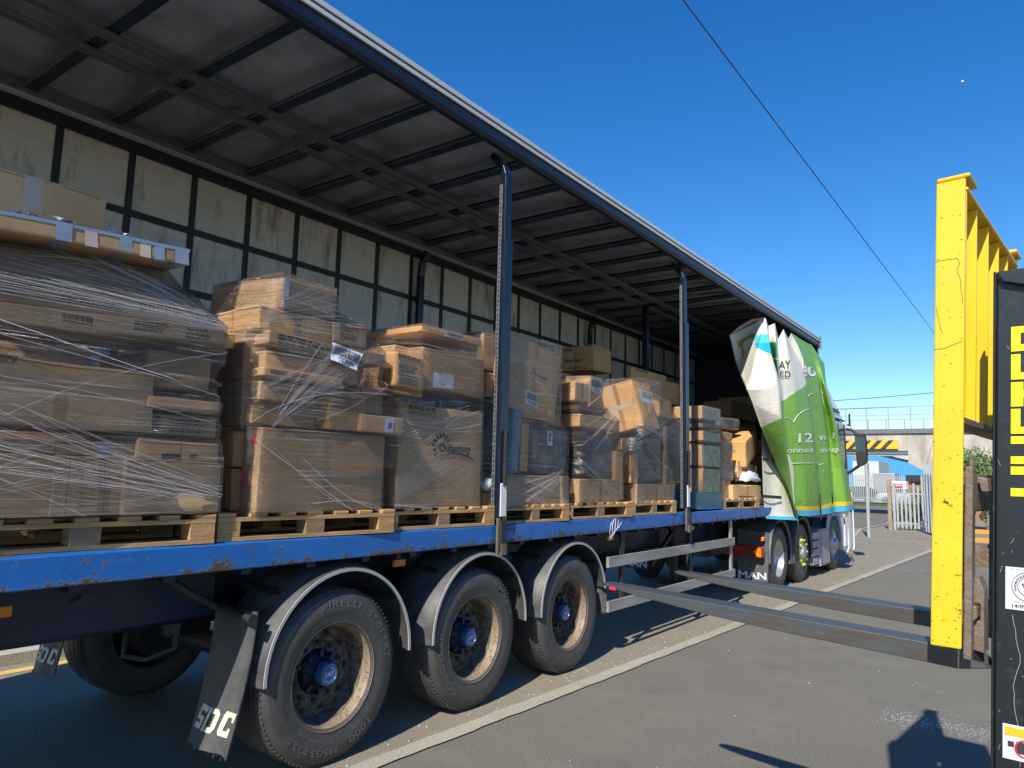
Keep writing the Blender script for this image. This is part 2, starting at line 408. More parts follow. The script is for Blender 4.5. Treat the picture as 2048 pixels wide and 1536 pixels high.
_fc = {}
def textpoly(txt, bold=0, cond=1.0):
    k = (txt, bold)
    if k not in _fc:
        cu = bpy.data.curves.new('t', 'FONT'); cu.body = txt; cu.size = 1; cu.offset = bold; cu.resolution_u = 3
        cu.align_x = 'LEFT'
        ob = bpy.data.objects.new('t', cu); COL.objects.link(ob)
        dg = bpy.context.evaluated_depsgraph_get(); dg.update(); ev = ob.evaluated_get(dg); me = ev.to_mesh()
        vs = [tuple(v.co) for v in me.vertices]; fs = [tuple(p.vertices) for p in me.polygons]
        ev.to_mesh_clear(); bpy.data.objects.remove(ob); bpy.data.curves.remove(cu)
        _fc[k] = (vs, fs)
    return _fc[k]
def text_on(mb, txt, O, Ux, Uy, size, bold=0, mi=0, width=None, fn=None):
    """text with origin O, right Ux, up Uy (unit vectors); width squeezes to that width"""
    vs, fs = textpoly(txt, bold); 
    if not vs: return
    xs = [v[0] for v in vs]; w = max(xs)-min(xs); x0 = min(xs)
    kx = size if width is None else width/w
    O, Ux, Uy = Vector(O), Vector(Ux), Vector(Uy)
    P = [O+Ux*(v[0]-x0)*kx+Uy*v[1]*size for v in vs]
    if fn: P = [fn(p) for p in P]
    mb.add(P, fs, mi)

# =================================================================== GROUND
def sheet(name, pts, z, m, label=None, kind='structure', th=0):
    b = MB(); b.add([(x, y, z) for x, y in pts], [tuple(range(len(pts)))])
    if th: b = MB().prism([(x, y, z-th) for x, y in pts], (0, 0, th))
    return tag(b.build(name, m, fixn=bool(th)), kind=kind)
sheet('ground', [(-900, -400), (900, -400), (900, 1400), (-900, 1400)], 0, 'asphalt')
def kx(y): return -.05+.0405*y
sheet('road', [(-3.75, -30), (kx(-30), -30), (kx(26), 26), (-2.4, 30), (-4.2, 30)], .004, 'asphalt2')
b = MB(); L0 = [(kx(y), y) for y in (-30, -5, 2, 6, 12, 20, 26)]
P = [[(x+(.012 if i % 2 else 0), y, .010) for i, (x, y) in enumerate(L0)], [(x+.115, y, .012) for x, y in L0]]
 
rk = random.Random(6); n_k = 260; P = []
for off in (0, .135):
    P.append([(kx(-8+34*k/n_k)+off+rk.uniform(-.008, .008), -8+34*k/n_k, .010+off*.01) for k in range(n_k+1)])
b.grid(P); tag(b.build('kerb_strip', 'kerb'), kind='structure')
sheet('yellow_line', [(-3.56, -20), (-3.44, -20), (-3.36, 30), (-3.48, 30)], .008, 'yline')
sheet('pavement', [(-12, -20), (-3.72, -20), (-3.62, 30), (-12, 30)], .10, 'pave', th=.1)
# pavement corner beyond the lorry, with its kerb
sheet('pavement_corner', [(.98, 26), (2.6, 26), (9, 31), (9, 60), (-1.0, 60), (-1.9, 36), (-2.3, 27)], .008, 'asphalt2')
b = MB(); b.grid([[(x, y, .02) for x, y in ((-1.6, 25.8), (-2.2, 30), (-2.1, 36), (-3.2, 44))], [(x-.2, y, .0) for x, y in ((-1.6, 25.8), (-2.2, 30), (-2.1, 36), (-3.2, 44))]])
tag(b.build('kerb_beyond', 'kerb'), kind='structure')
sheet('cross_road', [(-60, 46), (40, 46), (40, 64), (-60, 64)], .004, 'asphalt')
sheet('grass_verge', [(-60, 64), (40, 64), (40, 69), (-60, 69)], .06, 'grass', th=.06)
# scuffed white paint and grit on the asphalt
rg = random.Random(3)
b = MB()
for k in range(1500):
    t = rg.betavariate(1.2, 1.6); y = 5.0+rg.gauss(0, .09)+.0*t; x = 2.3+t*1.3
    y = 6.15-.0*t+rg.gauss(0, .10)
    s_ = rg.uniform(.002, .008); a = rg.random()*3.14
    p = [(x+s_*math.cos(a+q*1.57)*rg.uniform(.5, 1), y+s_*math.sin(a+q*1.57)*rg.uniform(.5, 1), .0042) for q in range(4)]
    b.add(p, [(0, 1, 2, 3)])
tag(b.build('worn_paint_marking', 'label', fixn=False), 'worn speckled white paint left on the asphalt', kind='stuff')
b = MB()
for k in range(460):
    if k < 320: y = rg.uniform(2.5, 26); x = kx(y)-abs(rg.gauss(0, .10))-.01
    elif k < 380: y = rg.uniform(16, 30); x = rg.uniform(-1.5, 1.2)
    else: y = rg.uniform(3.5, 20); x = rg.uniform(.3, 4)
    r = rg.uniform(.002, .0055)*(1.8 if 320 <= k < 380 else 1)
    ps = [(x+r*rg.uniform(.6, 1)*math.cos(t), y+r*rg.uniform(.6, 1)*math.sin(t), .008+h) for h in (0, r) for t in (0, 2.1, 4.2)]
    b.add(ps, [(0, 1, 2), (3, 4, 5), (0, 1, 4, 3), (1, 2, 5, 4), (2, 0, 3, 5)])
tag(b.build('loose_grit', 'whitecl'), 'loose pale grit and chips scattered along the kerb', kind='stuff')

# =================================================================== TRAILER
TR = thing('semi_trailer', (0, 6, 0), 'blue curtain-side semi trailer with its side drawn open', 'trailer')
YR, YF = -.9, 14.55
XF = -2.48
MB().box(XF, -.03, YR, YF-.05, 1.255, 1.296).build('deck_floor', 'floorply', TR)
b = MB().box(-.045, 0, YR, YF, 1.166, 1.300)
b.box(-.11, -.045, YR, YF, 1.288, 1.3035)
b.build('side_rail', 'blue', TR, bevel=.006)
MB().box(XF-.03, XF+.02, YR, YF, 1.13, 1.30).build('side_rail', 'bluedk', TR)
b = MB()
for x in (-.85, -1.65): b.box(x-.08, x+.08, YR, YF-.6, 1.09, 1.12); b.box(x-.008, x+.008, YR, YF-.6, .80, 1.09); b.box(x-.08, x+.08, YR, YF-.6, .775, .80)
b.build('chassis_beam', 'bluedk', TR)
b = MB(); y = YR+.3
while y < YF-.3: b.box(XF+.05, -.06, y-.03, y+.03, 1.13, 1.254); y += .42
b.build('cross_member', 'bluedk', TR)
MB().box(-.50, -.47, YR, 2.42, .86, 1.165).build('side_skirt', 'bluedk', TR)
b = MB().box(XF, -.06, YF-.06, YF-.02, 1.30, 4.46); b.box(XF, -.06, YF-.08, YF-.06, 1.3, 2.6)
b.build('bulkhead', 'bluedk', TR)
MB().box(-.14, .0, YF-.06, YF+.04, 1.30, 4.34).build('corner_post', 'navy', TR, bevel=.006)
# roof
nx = 12; P = []
for i in range(60):
    y = YR+(YF-YR)*i/59
    P.append([(XF+.05+(-.1-XF-.05)*j/nx, y, 4.43+.035*math.sin(math.pi*j/nx)-.02*abs(math.sin((y-1.874)/.5935*math.pi))) for j in range(nx+1)])
ro = MB().grid(P).build('roof_sheet', 'roofp', TR, smooth=True, fixn=False)
b = MB().box(-.10, .012, YR, YF+.02, 4.36, 4.475)
b.build('roof_rail', 'rail_navy', TR, bevel=.02)
P = []
prof = [(-.055, 4.292), (-.01, 4.292), (.018, 4.315), (.020, 4.362), (-.055, 4.362)]
b = MB()
for i in range(len(prof)-1): b.add([(prof[i][0], YR, prof[i][1]), (prof[i][0], YF+.02, prof[i][1]), (prof[i+1][0], YF+.02, prof[i+1][1]), (prof[i+1][0], YR, prof[i+1][1])], [(0, 1, 2, 3)])
b.add([(p[0], YF+.02, p[1]) for p in prof], [tuple(range(5))])
b.build('curtain_track', 'rail_navy', TR)
b = MB().box(.0145, .030, YR, YF+.02, 4.395, 4.425); b.box(.0145, .034, YR, YF+.02, 4.440, 4.476); b.box(-.05, .0145, YR, YF+.02, 4.4755, 4.488)
b.build('rail_trim', 'alu', TR, bevel=.003)
MB().box(-.13, .045, YF+.021, YF+.075, 4.27, 4.50).build('rail_end_cap', 'alud', TR, bevel=.006)
MB().box(XF-.02, XF+.12, YR, YF, 4.30, 4.45).build('roof_rail', 'alud', TR, bevel=.008)
b = MB()
for q in (.0, .03, .06, .09): b.box(XF+.02+q, XF+.03+q, YR, YF-.1, 4.2995-.008, 4.2995)
b.build('rail_groove', 'alu', TR)
yb = 1.874-.5935*4
k = 0
while yb < YF-.2:
    if yb > YR:
        MB().box(XF+.12, -.10, yb-.038, yb+.038, 4.345, 4.372).box(XF+.12, -.10, yb-.022, yb-.014, 4.372, 4.40).box(XF+.12, -.10, yb+.014, yb+.022, 4.372, 4.40).build('roof_bow', 'rail_navy', TR)
        MB().box(XF+.12, -.10, yb-.055, yb-.0385, 4.350, 4.360).build('bow_flange', 'alud', TR)
    yb += .5935
for xx in (-1.44, -1.17):
    b = MB().box(xx-.035, xx+.035, YR, YF-.1, 4.318, 4.340); b.box(xx-.035, xx-.027, YR, YF-.1, 4.306, 4.318); b.box(xx+.027, xx+.035, YR, YF-.1, 4.306, 4.318)
    b.build('centre_rail', 'alud', TR)
# far side curtain, slightly bulging cells between the straps
ys = [2.126+.5407*n for n in range(-6, 24)]
P = []
for i in range(29*4+1):
    y = ys[0]+.5407*i/4; row = []
    for j in range(25):
        z = 1.28+(4.30-1.28)*j/24
        row.append((XF+.005-.018*abs(math.sin((y-ys[0])/.5407*math.pi))*abs(math.sin((z-3.704)/.53*math.pi)), y, z))
    P.append(row)
MB().grid(P).build('side_wall', 'wallp', TR, smooth=True, fixn=False)
for y in ys:
    if YR < y < YF-.1: MB().box(XF+.006, XF+.012, y-.028, y+.028, 1.3, 4.22).build('wall_strap', 'strap', TR)
for z in (3.704, 3.17, 2.64, 2.11, 1.58): MB().box(XF+.0135, XF+.019, YR, YF-.1, z-.028, z+.028).build('wall_strap', 'strap', TR)
MB().box(XF+.0135, XF+.05, YR, YF-.1, 4.20, 4.30).build('wall_strap', 'strap', TR)
# posts
def post(y, x, far=False, top=4.25):
    pm = 'navy'
    xo = x
    pts = [(xo-.16, y, top+.04), (xo-.12, y, top-.02), (xo-.06, y, top-.09), (xo-.035, y, top-.17), (xo-.03, y, top-.30), (xo-.03, y, 1.34)] if not far else [(xo+.12, y, top), (xo+.04, y, top-.12), (xo+.02, y, top-.28), (xo+.02, y, 1.34)]
    b = MB()
    for a, c in zip(pts, pts[1:]): b.bar(a, c, .085, .05, (1, 0, 0))
    o = b.build('post', pm, TR, bevel=.004)
    if not far:
        MB().box(x-.004, x+.012, y-.048, y+.048, 1.36, 3.55).build('post_sleeve', 'navy', o, bevel=.003)
        b = MB()
        b.box(x-.058, x-.028, y-.0555, y-.0485, 1.36, 4.0)
        o2 = b.build('post_track', 'alud', o)
        b = MB(); z = 1.4
        while z < 3.98: b.box(x-.049, x-.037, y-.0572, y-.0560, z, z+.016); z += .038
        b.build('post_slot', 'strap', o2)
        b = MB().box(x+.013, x+.022, y-.038, y+.038, 1.37, 1.62, 0); b.box(x+.013, x+.04, y-.012, y+.012, 1.60, 2.02, 1); b.box(x-.01, x+.03, y-.03, y+.03, 1.10, 1.34, 1)
        b.build('latch', ['whitecl', 'dark'], o, bevel=.004)
        MB().box(x+.003, x+.02, y-.06, y-.035, 1.10, 1.36).box(x+.003, x+.034, y-.03, y+.04, 1.085, 1.17).build('latch_hook', 'steel', o)
    return o
post(4.46, .02); post(8.05, .02)
post(6.0, XF+.06, True); post(9.95, XF+.06, True); post(2.2, XF+.06, True, 4.2) if False else None
MB().box(-1.43, -1.35, 9.84, 9.92, 1.31, 4.30).build('post', 'navy', TR)
# running gear
WY = [2.955, 4.265, 5.575]
def arc_text(mb, txt, cx_, cy, cz, r, a_mid, size, bold, out=True, width=None):
    vs, fs = textpoly(txt, bold); xs = [v[0] for v in vs]; w = (max(xs)-min(xs))*size; x0 = min(xs)
    kk = 1 if width is None else width/w
    P = []
    for v in vs:
        s_ = ((v[0]-x0)*size*kk-w*kk/2)/r; rr = r+(v[1]-.35)*size*(1 if out else -1)
        t = a_mid-s_ if out else a_mid+s_
        P.append((cx_, cy-rr*math.cos(t)*-1, cz+rr*math.sin(t)))
    mb.add(P, fs)
def tyre_prof(w, ro_, ri):
    return [(-.012, ri), (.0, ri+.012), (-.002, ri+.03), (.010, ri+.07), (.012, ri+.10), (.004, ro_-.055), (-.006, ro_-.035), (-.012, ro_-.031), (-.022, ro_-.014), (-.045, ro_-.004), (-.06, ro_),
            (-.075, ro_), (-.078, ro_-.010), (-.088, ro_-.010), (-.091, ro_), (-.14, ro_+.002), (-.143, ro_-.010), (-.153, ro_-.010), (-.156, ro_+.002), (-.21, ro_+.002), (-.213, ro_-.01), (-.223, ro_-.01), (-.226, ro_),
            (-w+.06, ro_), (-w+.02, ro_-.02), (-w, ro_-.06), (-w, ri+.05), (-w+.02, ri)]
def trailer_wheel(cy, x=-.03, texts=()):
    c = (x, cy, .4975)
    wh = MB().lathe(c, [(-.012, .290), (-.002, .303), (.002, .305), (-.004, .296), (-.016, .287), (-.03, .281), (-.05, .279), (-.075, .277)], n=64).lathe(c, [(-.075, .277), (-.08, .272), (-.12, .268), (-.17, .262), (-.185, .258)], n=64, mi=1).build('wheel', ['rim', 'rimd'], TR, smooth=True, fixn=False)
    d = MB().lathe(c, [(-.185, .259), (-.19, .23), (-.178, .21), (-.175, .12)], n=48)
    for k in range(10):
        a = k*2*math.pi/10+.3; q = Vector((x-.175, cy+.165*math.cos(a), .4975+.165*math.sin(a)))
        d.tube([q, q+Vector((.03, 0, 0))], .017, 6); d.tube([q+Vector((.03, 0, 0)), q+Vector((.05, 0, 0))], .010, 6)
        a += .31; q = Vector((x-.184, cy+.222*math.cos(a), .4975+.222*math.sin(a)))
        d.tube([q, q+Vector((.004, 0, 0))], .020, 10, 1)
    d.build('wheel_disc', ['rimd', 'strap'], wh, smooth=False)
    ty = MB().lathe(c, tyre_prof(.385, .4975, .288), n=96)
    for k in range(96):   # shoulder nicks of the tread
        a = 2*math.pi*k/96; r0 = .4865
        q = Vector((x-.030, cy+r0*math.cos(a), .4975+r0*math.sin(a)))
        t = Vector((0, -math.sin(a), math.cos(a))); n_ = Vector((0, math.cos(a), math.sin(a)))
        ty.obox(q, Vector((.012, 0, 0)), t*.003, n_*.006)
    ty.build('tyre', 'tyre', wh, smooth=True, fixn=False)
    if texts:
        for t in texts:
            b = MB(); arc_text(b, t[0], x+.0135, cy, .4975, t[1], t[2], t[3], t[4], True, t[5] if len(t) > 5 else None)
            b.build('tyre_lettering', 'tyretext', wh, fixn=False)
    h = MB().lathe(c, [(-.175, .13), (-.15, .12), (-.13, .095), (-.10, .078), (-.09, .075)], n=32)
    for k in range(8):
        a = k*math.pi/4; q = Vector((x-.145, cy+.10*math.cos(a), .4975+.10*math.sin(a)))
        h.obox(q, Vector((.022, 0, 0)), Vector((0, math.cos(a), math.sin(a)))*.03, Vector((0, -math.sin(a), math.cos(a)))*.012)
    h.build('hub', 'bluedk', wh, smooth=True)
    cp = MB().lathe(c, [(-.10, .070), (-.058, .069), (-.047, .062), (-.044, .052), (-.049, .050), (-.049, .0001)], n=32).build('hub_cap', 'cap', wh, smooth=True)
    b = MB(); text_on(b, 'SAF', (x-.0475, cy-.034, .4975-.012), (0, 1, 0), (0, 0, 1), .04, .01, width=.068)
    b.lathe((x-.0475, cy, .4975), [(0, .040), (0, .044)], n=32); b.build('cap_emblem', 'capl', wh, fixn=False)
    return wh
trailer_wheel(WY[0], texts=[('PIRELLI', .415, R_(88), .060, .012, .30), ('ST:01 FRT', .405, R_(30), .055, .004, .36), ('385/55 R22.5', .41, R_(248), .050, .0, .40), ('1000', .405, R_(300), .055, .0, .17), ('160K 158L', .35, R_(238), .022, 0, .2)])
trailer_wheel(WY[1], texts=[('GOODYEAR', .40, R_(200), .060, .010, .50), ('KMAX T', .41, R_(40), .058, .004, .33), ('goodyear', .40, R_(108), .040, .0, .26), ('385/55 R22.5', .41, R_(285), .036, .0, .30)])
trailer_wheel(WY[2], texts=[('PIRELLI', .42, R_(90), .055, .01, .26), ('385/55 R22.5', .40, R_(250), .05, 0, .4), ('ITINERIS', .40, R_(300), .045, 0, .3)])
for y in WY:  # far side wheels, axles, brake drums, air bags
    c = (XF+.03, y, .4975)
    wh = MB().lathe((XF+.415, y, .4975), [(-.02, .288), (-.2, .27), (-.3, .2), (-.36, .05)], n=32).build('wheel', 'dark', TR, smooth=True)
    MB().lathe((XF+.415, y, .4975), tyre_prof(.385, .4975, .288), n=64).build('tyre', 'tyre', wh, smooth=True, fixn=False)
    MB().tube([(XF+.2, y, .4975), (-.2, y, .4975)], .07, 12).tube([(-.55, y, .4975), (-.42, y, .4975)], .20, 20).tube([(XF+.42, y, .4975), (XF+.6, y, .4975)], .20, 20).build('axle', 'dark', TR)
    for x in (-.75, XF+.75): MB().tube([(x, y+.35, .55), (x, y+.35, .78)], .13, 16).build('air_bag', 'dark', TR, smooth=True); MB().tube([(x+.22, y-.2, .62), (x+.22, y+.02, .62)], .09, 14).build('brake_chamber', 'dark', TR, smooth=True)
# fenders
def fender(cy, a0=182, a1=-6, cut=.0, zc=.565):
    c = (0, cy+.045, zc); n = 30; R0 = .552
    b = MB(); P = []
    prof = [(.0, R0-.012), (.004, R0), (-.03, R0+.012), (-.10, R0+.03), (-.33, R0+.035), (-.40, R0+.022)]
    for k in range(n+1):
        t = R_(a0+(a1-a0)*k/n); row = []
        for (o, r) in prof: row.append((o-.012, c[1]+r*math.cos(t), c[2]+r*math.sin(t)*(.99)))
        for (o, r) in prof[::-1]: row.append((o-.012, c[1]+(r-.010)*math.cos(t), c[2]+(r-.010)*math.sin(t)*(.99)))
        P.append(row)
    b.grid(P, close=True); b.f.append(tuple(range(12))); b.mi.append(0); e = n*12; b.f.append(tuple(range(e, e+12))); b.mi.append(0)
    o = b.build('mudguard', 'fender', TR, smooth=True)
    P = []
    for k in range(n+1):
        t = R_(a0+(a1-a0)*k/n)
        P.append([(x, c[1]+r*math.cos(t), c[2]+r*math.sin(t)*.99) for x, r in ((-.006, R0-.020), (.001, R0-.020), (.001, R0-.002), (-.006, R0-.002))])
    MB().grid(P, close=True).build('mudguard_lip', 'fenderedge', o, fixn=True)
    return o
fender(WY[0], 183, -2); fender(WY[1], 183, -2); fender(WY[2], 183, 10)
b = MB()
for y in WY:
    MB().tube([(-.45, y-.34, 1.0), (-.12, y-.34, 1.0)], .02, 8).build('mudguard_bracket', 'dark', TR, smooth=True); MB().tube([(-.45, y+.46, .9), (-.05, y+.46, .9)], .02, 8).build('mudguard_bracket', 'dark', TR, smooth=True)
b.tube([(-.4, 2.05, 1.13), (-.33, 2.10, 1.08), (-.32, 2.22, 1.0), (-.30, 2.34, .93), (-.2, 2.36, .92), (-.02, 2.36, .90)], .021, 10)
b.tube([(-.02, 2.36, .90), (.0, 2.36, .90)], .03, 10)
b.build('mudguard_bracket', 'dark', TR, smooth=True)
# mud flaps
def flap(x0, x1, y, ztop, zbot, lean, txt, letter=True, size=.12, seed=1):
    r_ = random.Random(seed); P = []
    for k in range(13):
        t = k/12; z = ztop+(zbot-ztop)*t; yy = y-lean*t**1.5
        P.append([(x0+(x1-x0)*j/8, yy+.012*math.sin(j*.9+t*2), z+(r_.uniform(-.012, .004) if k == 12 else 0)) for j in range(9)])
    Q = [[(p[0], p[1]+.008, p[2]) for p in r] for r in P]
    b = MB().grid(P); b.grid(Q)
    for A, B in ((P[0], Q[0]), (P[-1], Q[-1])): b.grid([A, B])
    b.grid([[r[0] for r in P], [r[0] for r in Q]]); b.grid([[r[-1] for r in P], [r[-1] for r in Q]])
    o = b.build('mudflap', 'flap', TR)
    b = MB()  # frayed fibres on edges
    for k in range(70):
        t = r_.random()
        if k < 40: p = Vector((x1, y-lean*(.35+.65*t)**1.5+.004, ztop+(zbot-ztop)*(.35+.65*t))); d = Vector((r_.uniform(.004, .012), 0, r_.uniform(-.006, .004)))
        else: p = Vector((x0+(x1-x0)*t, y-lean+.004, zbot)); d = Vector((r_.uniform(-.006, .006), 0, -r_.uniform(.006, .03)))
        b.bar(p, p+d, .002, .002, (0, 1, 0))
    b.build('frayed_edge', 'flap', o)
    return o
fl = flap(-.40, -.035, 2.395, .93, .235, .12, 'SDC')
def flap_text(mb, poly_list, x0, z0, fp, s_):
    y, zt_, zb_, lean, xa, xb = fp
    def yy(x, z):
        t = max(0, (zt_-z)/(zt_-zb_)); return y-lean*t**1.5+.012*math.sin((x-xa)/(xb-xa)*8*.9+t*2)-.004
    for poly in poly_list: mb.prism([(x0+p[0]*s_, yy(x0+p[0]*s_, z0+p[1]*s_), z0+p[1]*s_) for p in poly], (0, -.002, 0))
# slanted block letters S D C
Sx = [[(0, 0), (.55, 0), (.78, .55), (.30, .55), (.36, .75), (.90, .75), (1.0, 1.0), (.28, 1.0), (.05, .36), (.50, .36), (.44, .22), (.08, .22)]]
Dx = [[(.72, 0), (.90, 0), (1.26, 1.0), (1.08, 1.0)], [(.98, 0), (1.42, 0), (1.60, .2), (1.75, .8), (1.62, 1.0), (1.34, 1.0), (1.26, .78), (1.50, .78), (1.34, .22), (1.06, .22)]]
Cx = [[(p+.12, q) for p, q in [(1.72, 0), (2.36, 0), (2.44, .36), (2.26, .36), (2.2, .22), (1.94, .22), (2.14, .78), (2.42, .78), (2.38, .62), (2.56, .62), (2.66, 1.0), (1.98, 1.0), (1.86, .85), (1.66, .15)]]]
b = MB(); flap_text(b, Sx+Dx+Cx, -.365, .315, (2.395, .93, .235, .12, -.40, -.035), .118); b.build('mudflap_lettering', 'rubberletter', fl)
f2 = flap(-2.36, -2.03, 2.33, .78, .27, .06, 'SDC', seed=4)
b = MB(); flap_text(b, Sx+Dx+Cx, -2.33, .34, (2.33, .78, .27, .06, -2.36, -2.03), .10); b.build('mudflap_lettering', 'rubberletter', f2)
f3 = flap(-.36, -.03, 6.22, .70, .42, .03, '', seed=5)
# marker lamps
for (y, z, s_) in ((1.19, 1.087, 1.0), (3.455, 1.10, .75), (6.309, 1.108, .9), (8.33, 1.115, .9)):
    b = MB().box(-.06, -.03, y-.065*s_, y+.065*s_, z-.022, z+.022); o = b.build('marker_lamp', 'amber', TR, bevel=.006)
    MB().box(-.056, -.05, y-.02, y+.02, z+.022, z+.07).build('lamp_bracket', 'dark', o)
MB().tube([(-.10, 1.52, 1.075), (-.04, 1.54, 1.10)], .028, 10).build('tie_ring', 'dark', TR, smooth=True)
b = MB(); b.tube([(-.62, 2.02, .82), (-.55, 1.98, .70), (-.48, 2.06, .68), (-.45, 2.2, .72), (-.46, 2.22, .84)], .017, 8); b.build('rope_hook', 'dark', TR, smooth=True)
# side guard
SG = MB().box(-.03, .0, 6.21, 9.71, .835, .935).build('side_guard', 'guard', TR, bevel=.004)
MB().box(-.03, .0, 6.21, 9.71, .425, .525).build('side_guard', 'guard', TR, bevel=.004)
for y in (6.55, 9.66): MB().box(-.055, -.03, y-.035, y+.035, .42, 1.16).build('guard_upright', 'guard' if y > 9 else 'dark', TR)
MB().box(-.8, -.055, 9.62, 9.70, .44, .5).box(-.10, -.055, 8.3, 8.38, .4, 1.16).build('guard_upright', 'dark', TR)
b = MB().tube([(-.7, 9.3, 1.1), (-.7, 9.3, .35)], .06, 10); b.box(-.85, -.55, 9.15, 9.45, .30, .34); b.tube([(XF+.7, 9.3, 1.1), (XF+.7, 9.3, .35)], .06, 10); b.bar((-.7, 9.3, 1.0), (-.7, 8.6, .6), .05, .05)
b.build('landing_leg', 'dark', TR)
b = MB(); b.tube([(-1.2, 7.1, .78), (-1.2, 8.1, .78)], .2, 18); b.box(-1.9, -.6, 7.3, 8.6, .74, .79); b.build('air_tank', 'dark', TR, smooth=True)
# film scrap hanging on rail
b = MB(); r_ = random.Random(2)
for k in range(5):
    p0 = PX(1226+k*2, 1040, .012); pts = [p0+Vector((.01+.006*k, -.10*t*(1+.15*k)-.03*math.sin(4*t+k), -.17*t+.02*math.sin(5*t+k))) for t in (0, .3, .6, 1)]
    b.tube(pts, [.002, .003, .002, .001], 5)
b.build('film_scrap', 'strand', TR, smooth=True)

# ---- bunched curtain -------------------------------------------------
def cp(a, b_): return (1300+a/3.839, 600+b_/3.839)
LN = {  # fold lines top->bottom: (a, b, x)
 'L0': [(612, 272, -.55), (660, 480, -.46), (700, 590, -.28), (745, 690, .00), (790, 800, .02), (850, 972, .03), (960, 1240, .04), (1060, 1490, .05), (1112, 1650, .05), (1128, 1735, .05)],
 'L1': [(878, 140, -.02), (850, 265, .03), (822, 375, .03), (785, 540, .02), (748, 690, .01), (792, 800, .03), (852, 972, .04), (962, 1240, .05), (1064, 1490, .06), (1130, 1735, .06)],
 'L2': [(888, 142, -.01), (907, 270, .08), (930, 415, .12), (975, 560, .14), (1002, 680, .15), (1012, 900, .15), (1032, 1050, .14), (1070, 1290, .12), (1100, 1536, .10), (1140, 1735, .07)],
 'L3': [(905, 200, -.03), (918, 330, -.04), (940, 440, -.02), (968, 560, .02), (992, 680, .06), (1006, 900, .08), (1024, 1050, .08), (1060, 1290, .07), (1096, 1536, .06), (1132, 1640, .06)],
 'L4': [(958, 180, .00), (968, 330, .09), (976, 440, .10), (984, 560, .11), (996, 690, .13), (1008, 900, .12), (1026, 1050, .12), (1062, 1290, .10), (1098, 1536, .09), (1136, 1650, .08)],
 'L5': [(985, 300, -.05), (983, 400, -.03), (985, 500, .0), (988, 600, .02), (1008, 750, .05), (1014, 900, .08), (1030, 1050, .10), (1066, 1290, .12), (1100, 1536, .14), (1130, 1655, .13)],
 'L6': [(1024, 225, .02), (1045, 330, .09), (1070, 440, .13), (1090, 550, .16), (1110, 690, .18), (1125, 850, .19), (1150, 1050, .2), (1180, 1290, .2), (1200, 1536, .19), (1215, 1664, .18)],
 'L7': [(1062, 300, -.02), (1110, 400, .04), (1165, 490, .12), (1190, 600, .18), (1205, 720, .20), (1228, 850, .21), (1250, 1050, .22), (1275, 1290, .22), (1298, 1536, .2), (1300, 1655, .18)],
 'L8': [(1084, 255, .03), (1130, 340, .10), (1172, 440, .15), (1190, 560, .16), (1210, 700, .16), (1232, 850, .16), (1255, 1050, .17), (1282, 1290, .17), (1304, 1536, .16), (1312, 1652, .16)],
 'L9': [(1118, 275, .02), (1225, 425, .10), (1262, 500, .16), (1285, 580, .22), (1300, 700, .24), (1330, 850, .25), (1355, 1050, .26), (1375, 1290, .26), (1396, 1500, .24), (1400, 1640, .22)],
 'L10': [(1160, 305, -.01), (1238, 430, .07), (1275, 520, .12), (1300, 620, .18), (1325, 760, .2), (1350, 880, .22), (1375, 1050, .23), (1392, 1290, .24), (1404, 1500, .24), (1418, 1632, .24)],
 'L11': [(1222, 338, .03), (1300, 460, .13), (1320, 560, .2), (1345, 660, .26), (1375, 780, .3), (1400, 880, .32), (1432, 1050, .34), (1470, 1290, .36), (1500, 1500, .38), (1515, 1625, .38)],
 'L12': [(1240, 345, .0), (1338, 490, .10), (1345, 590, .16), (1358, 680, .22), (1388, 780, .28), (1412, 880, .32), (1448, 1050, .36), (1492, 1290, .40), (1545, 1500, .42), (1568, 1610, .42)],
}
order = ['L0', 'L1', 'L2', 'L3', 'L4', 'L5', 'L6', 'L7', 'L8', 'L9', 'L10', 'L11', 'L12']
NR, NC = 190, 12
def resample(L, n):
    t0 = np.linspace(0, 1, len(L)); t = np.linspace(0, 1, n)
    A = np.array(L, float); return np.stack([np.interp(t, t0, A[:, i]) for i in range(3)], 1)
DEEP = {'L1': 1.0, 'L2': 2.3, 'L4': 2.0, 'L5': .3, 'L6': .9, 'L7': 1.15, 'L8': 1.0, 'L9': 1.05, 'L10': .9, 'L11': 1.1, 'L12': 1.0, 'L0': 1, 'L3': .3}
lines = [resample([(a, b_, x*(DEEP[k] if x > 0 else 1)) for a, b_, x in LN[k]], NR) for k in order]
gA = []; gP = []
for j in range(NR):
    rowA = []; rowP = []
    for s_ in range(len(lines)-1):
        a, c = lines[s_][j], lines[s_+1][j]
        NCs = 30 if s_ == 1 else NC
        for q in range(NCs):
            t = q/NCs; e = t; p = a+(c-a)*t; px = a[2]+(c[2]-a[2])*e
            rowA.append((p[0], p[1], j/(NR-1), s_)); rowP.append(PX(*cp(p[0], p[1]), px+.004*math.sin(j*.05+s_*2+t*2)))
    p = lines[-1][j]; rowA.append((p[0], p[1], j/(NR-1), len(lines)-2)); rowP.append(PX(*cp(p[0], p[1]), p[2]))
    gA.append(rowA); gP.append(rowP)
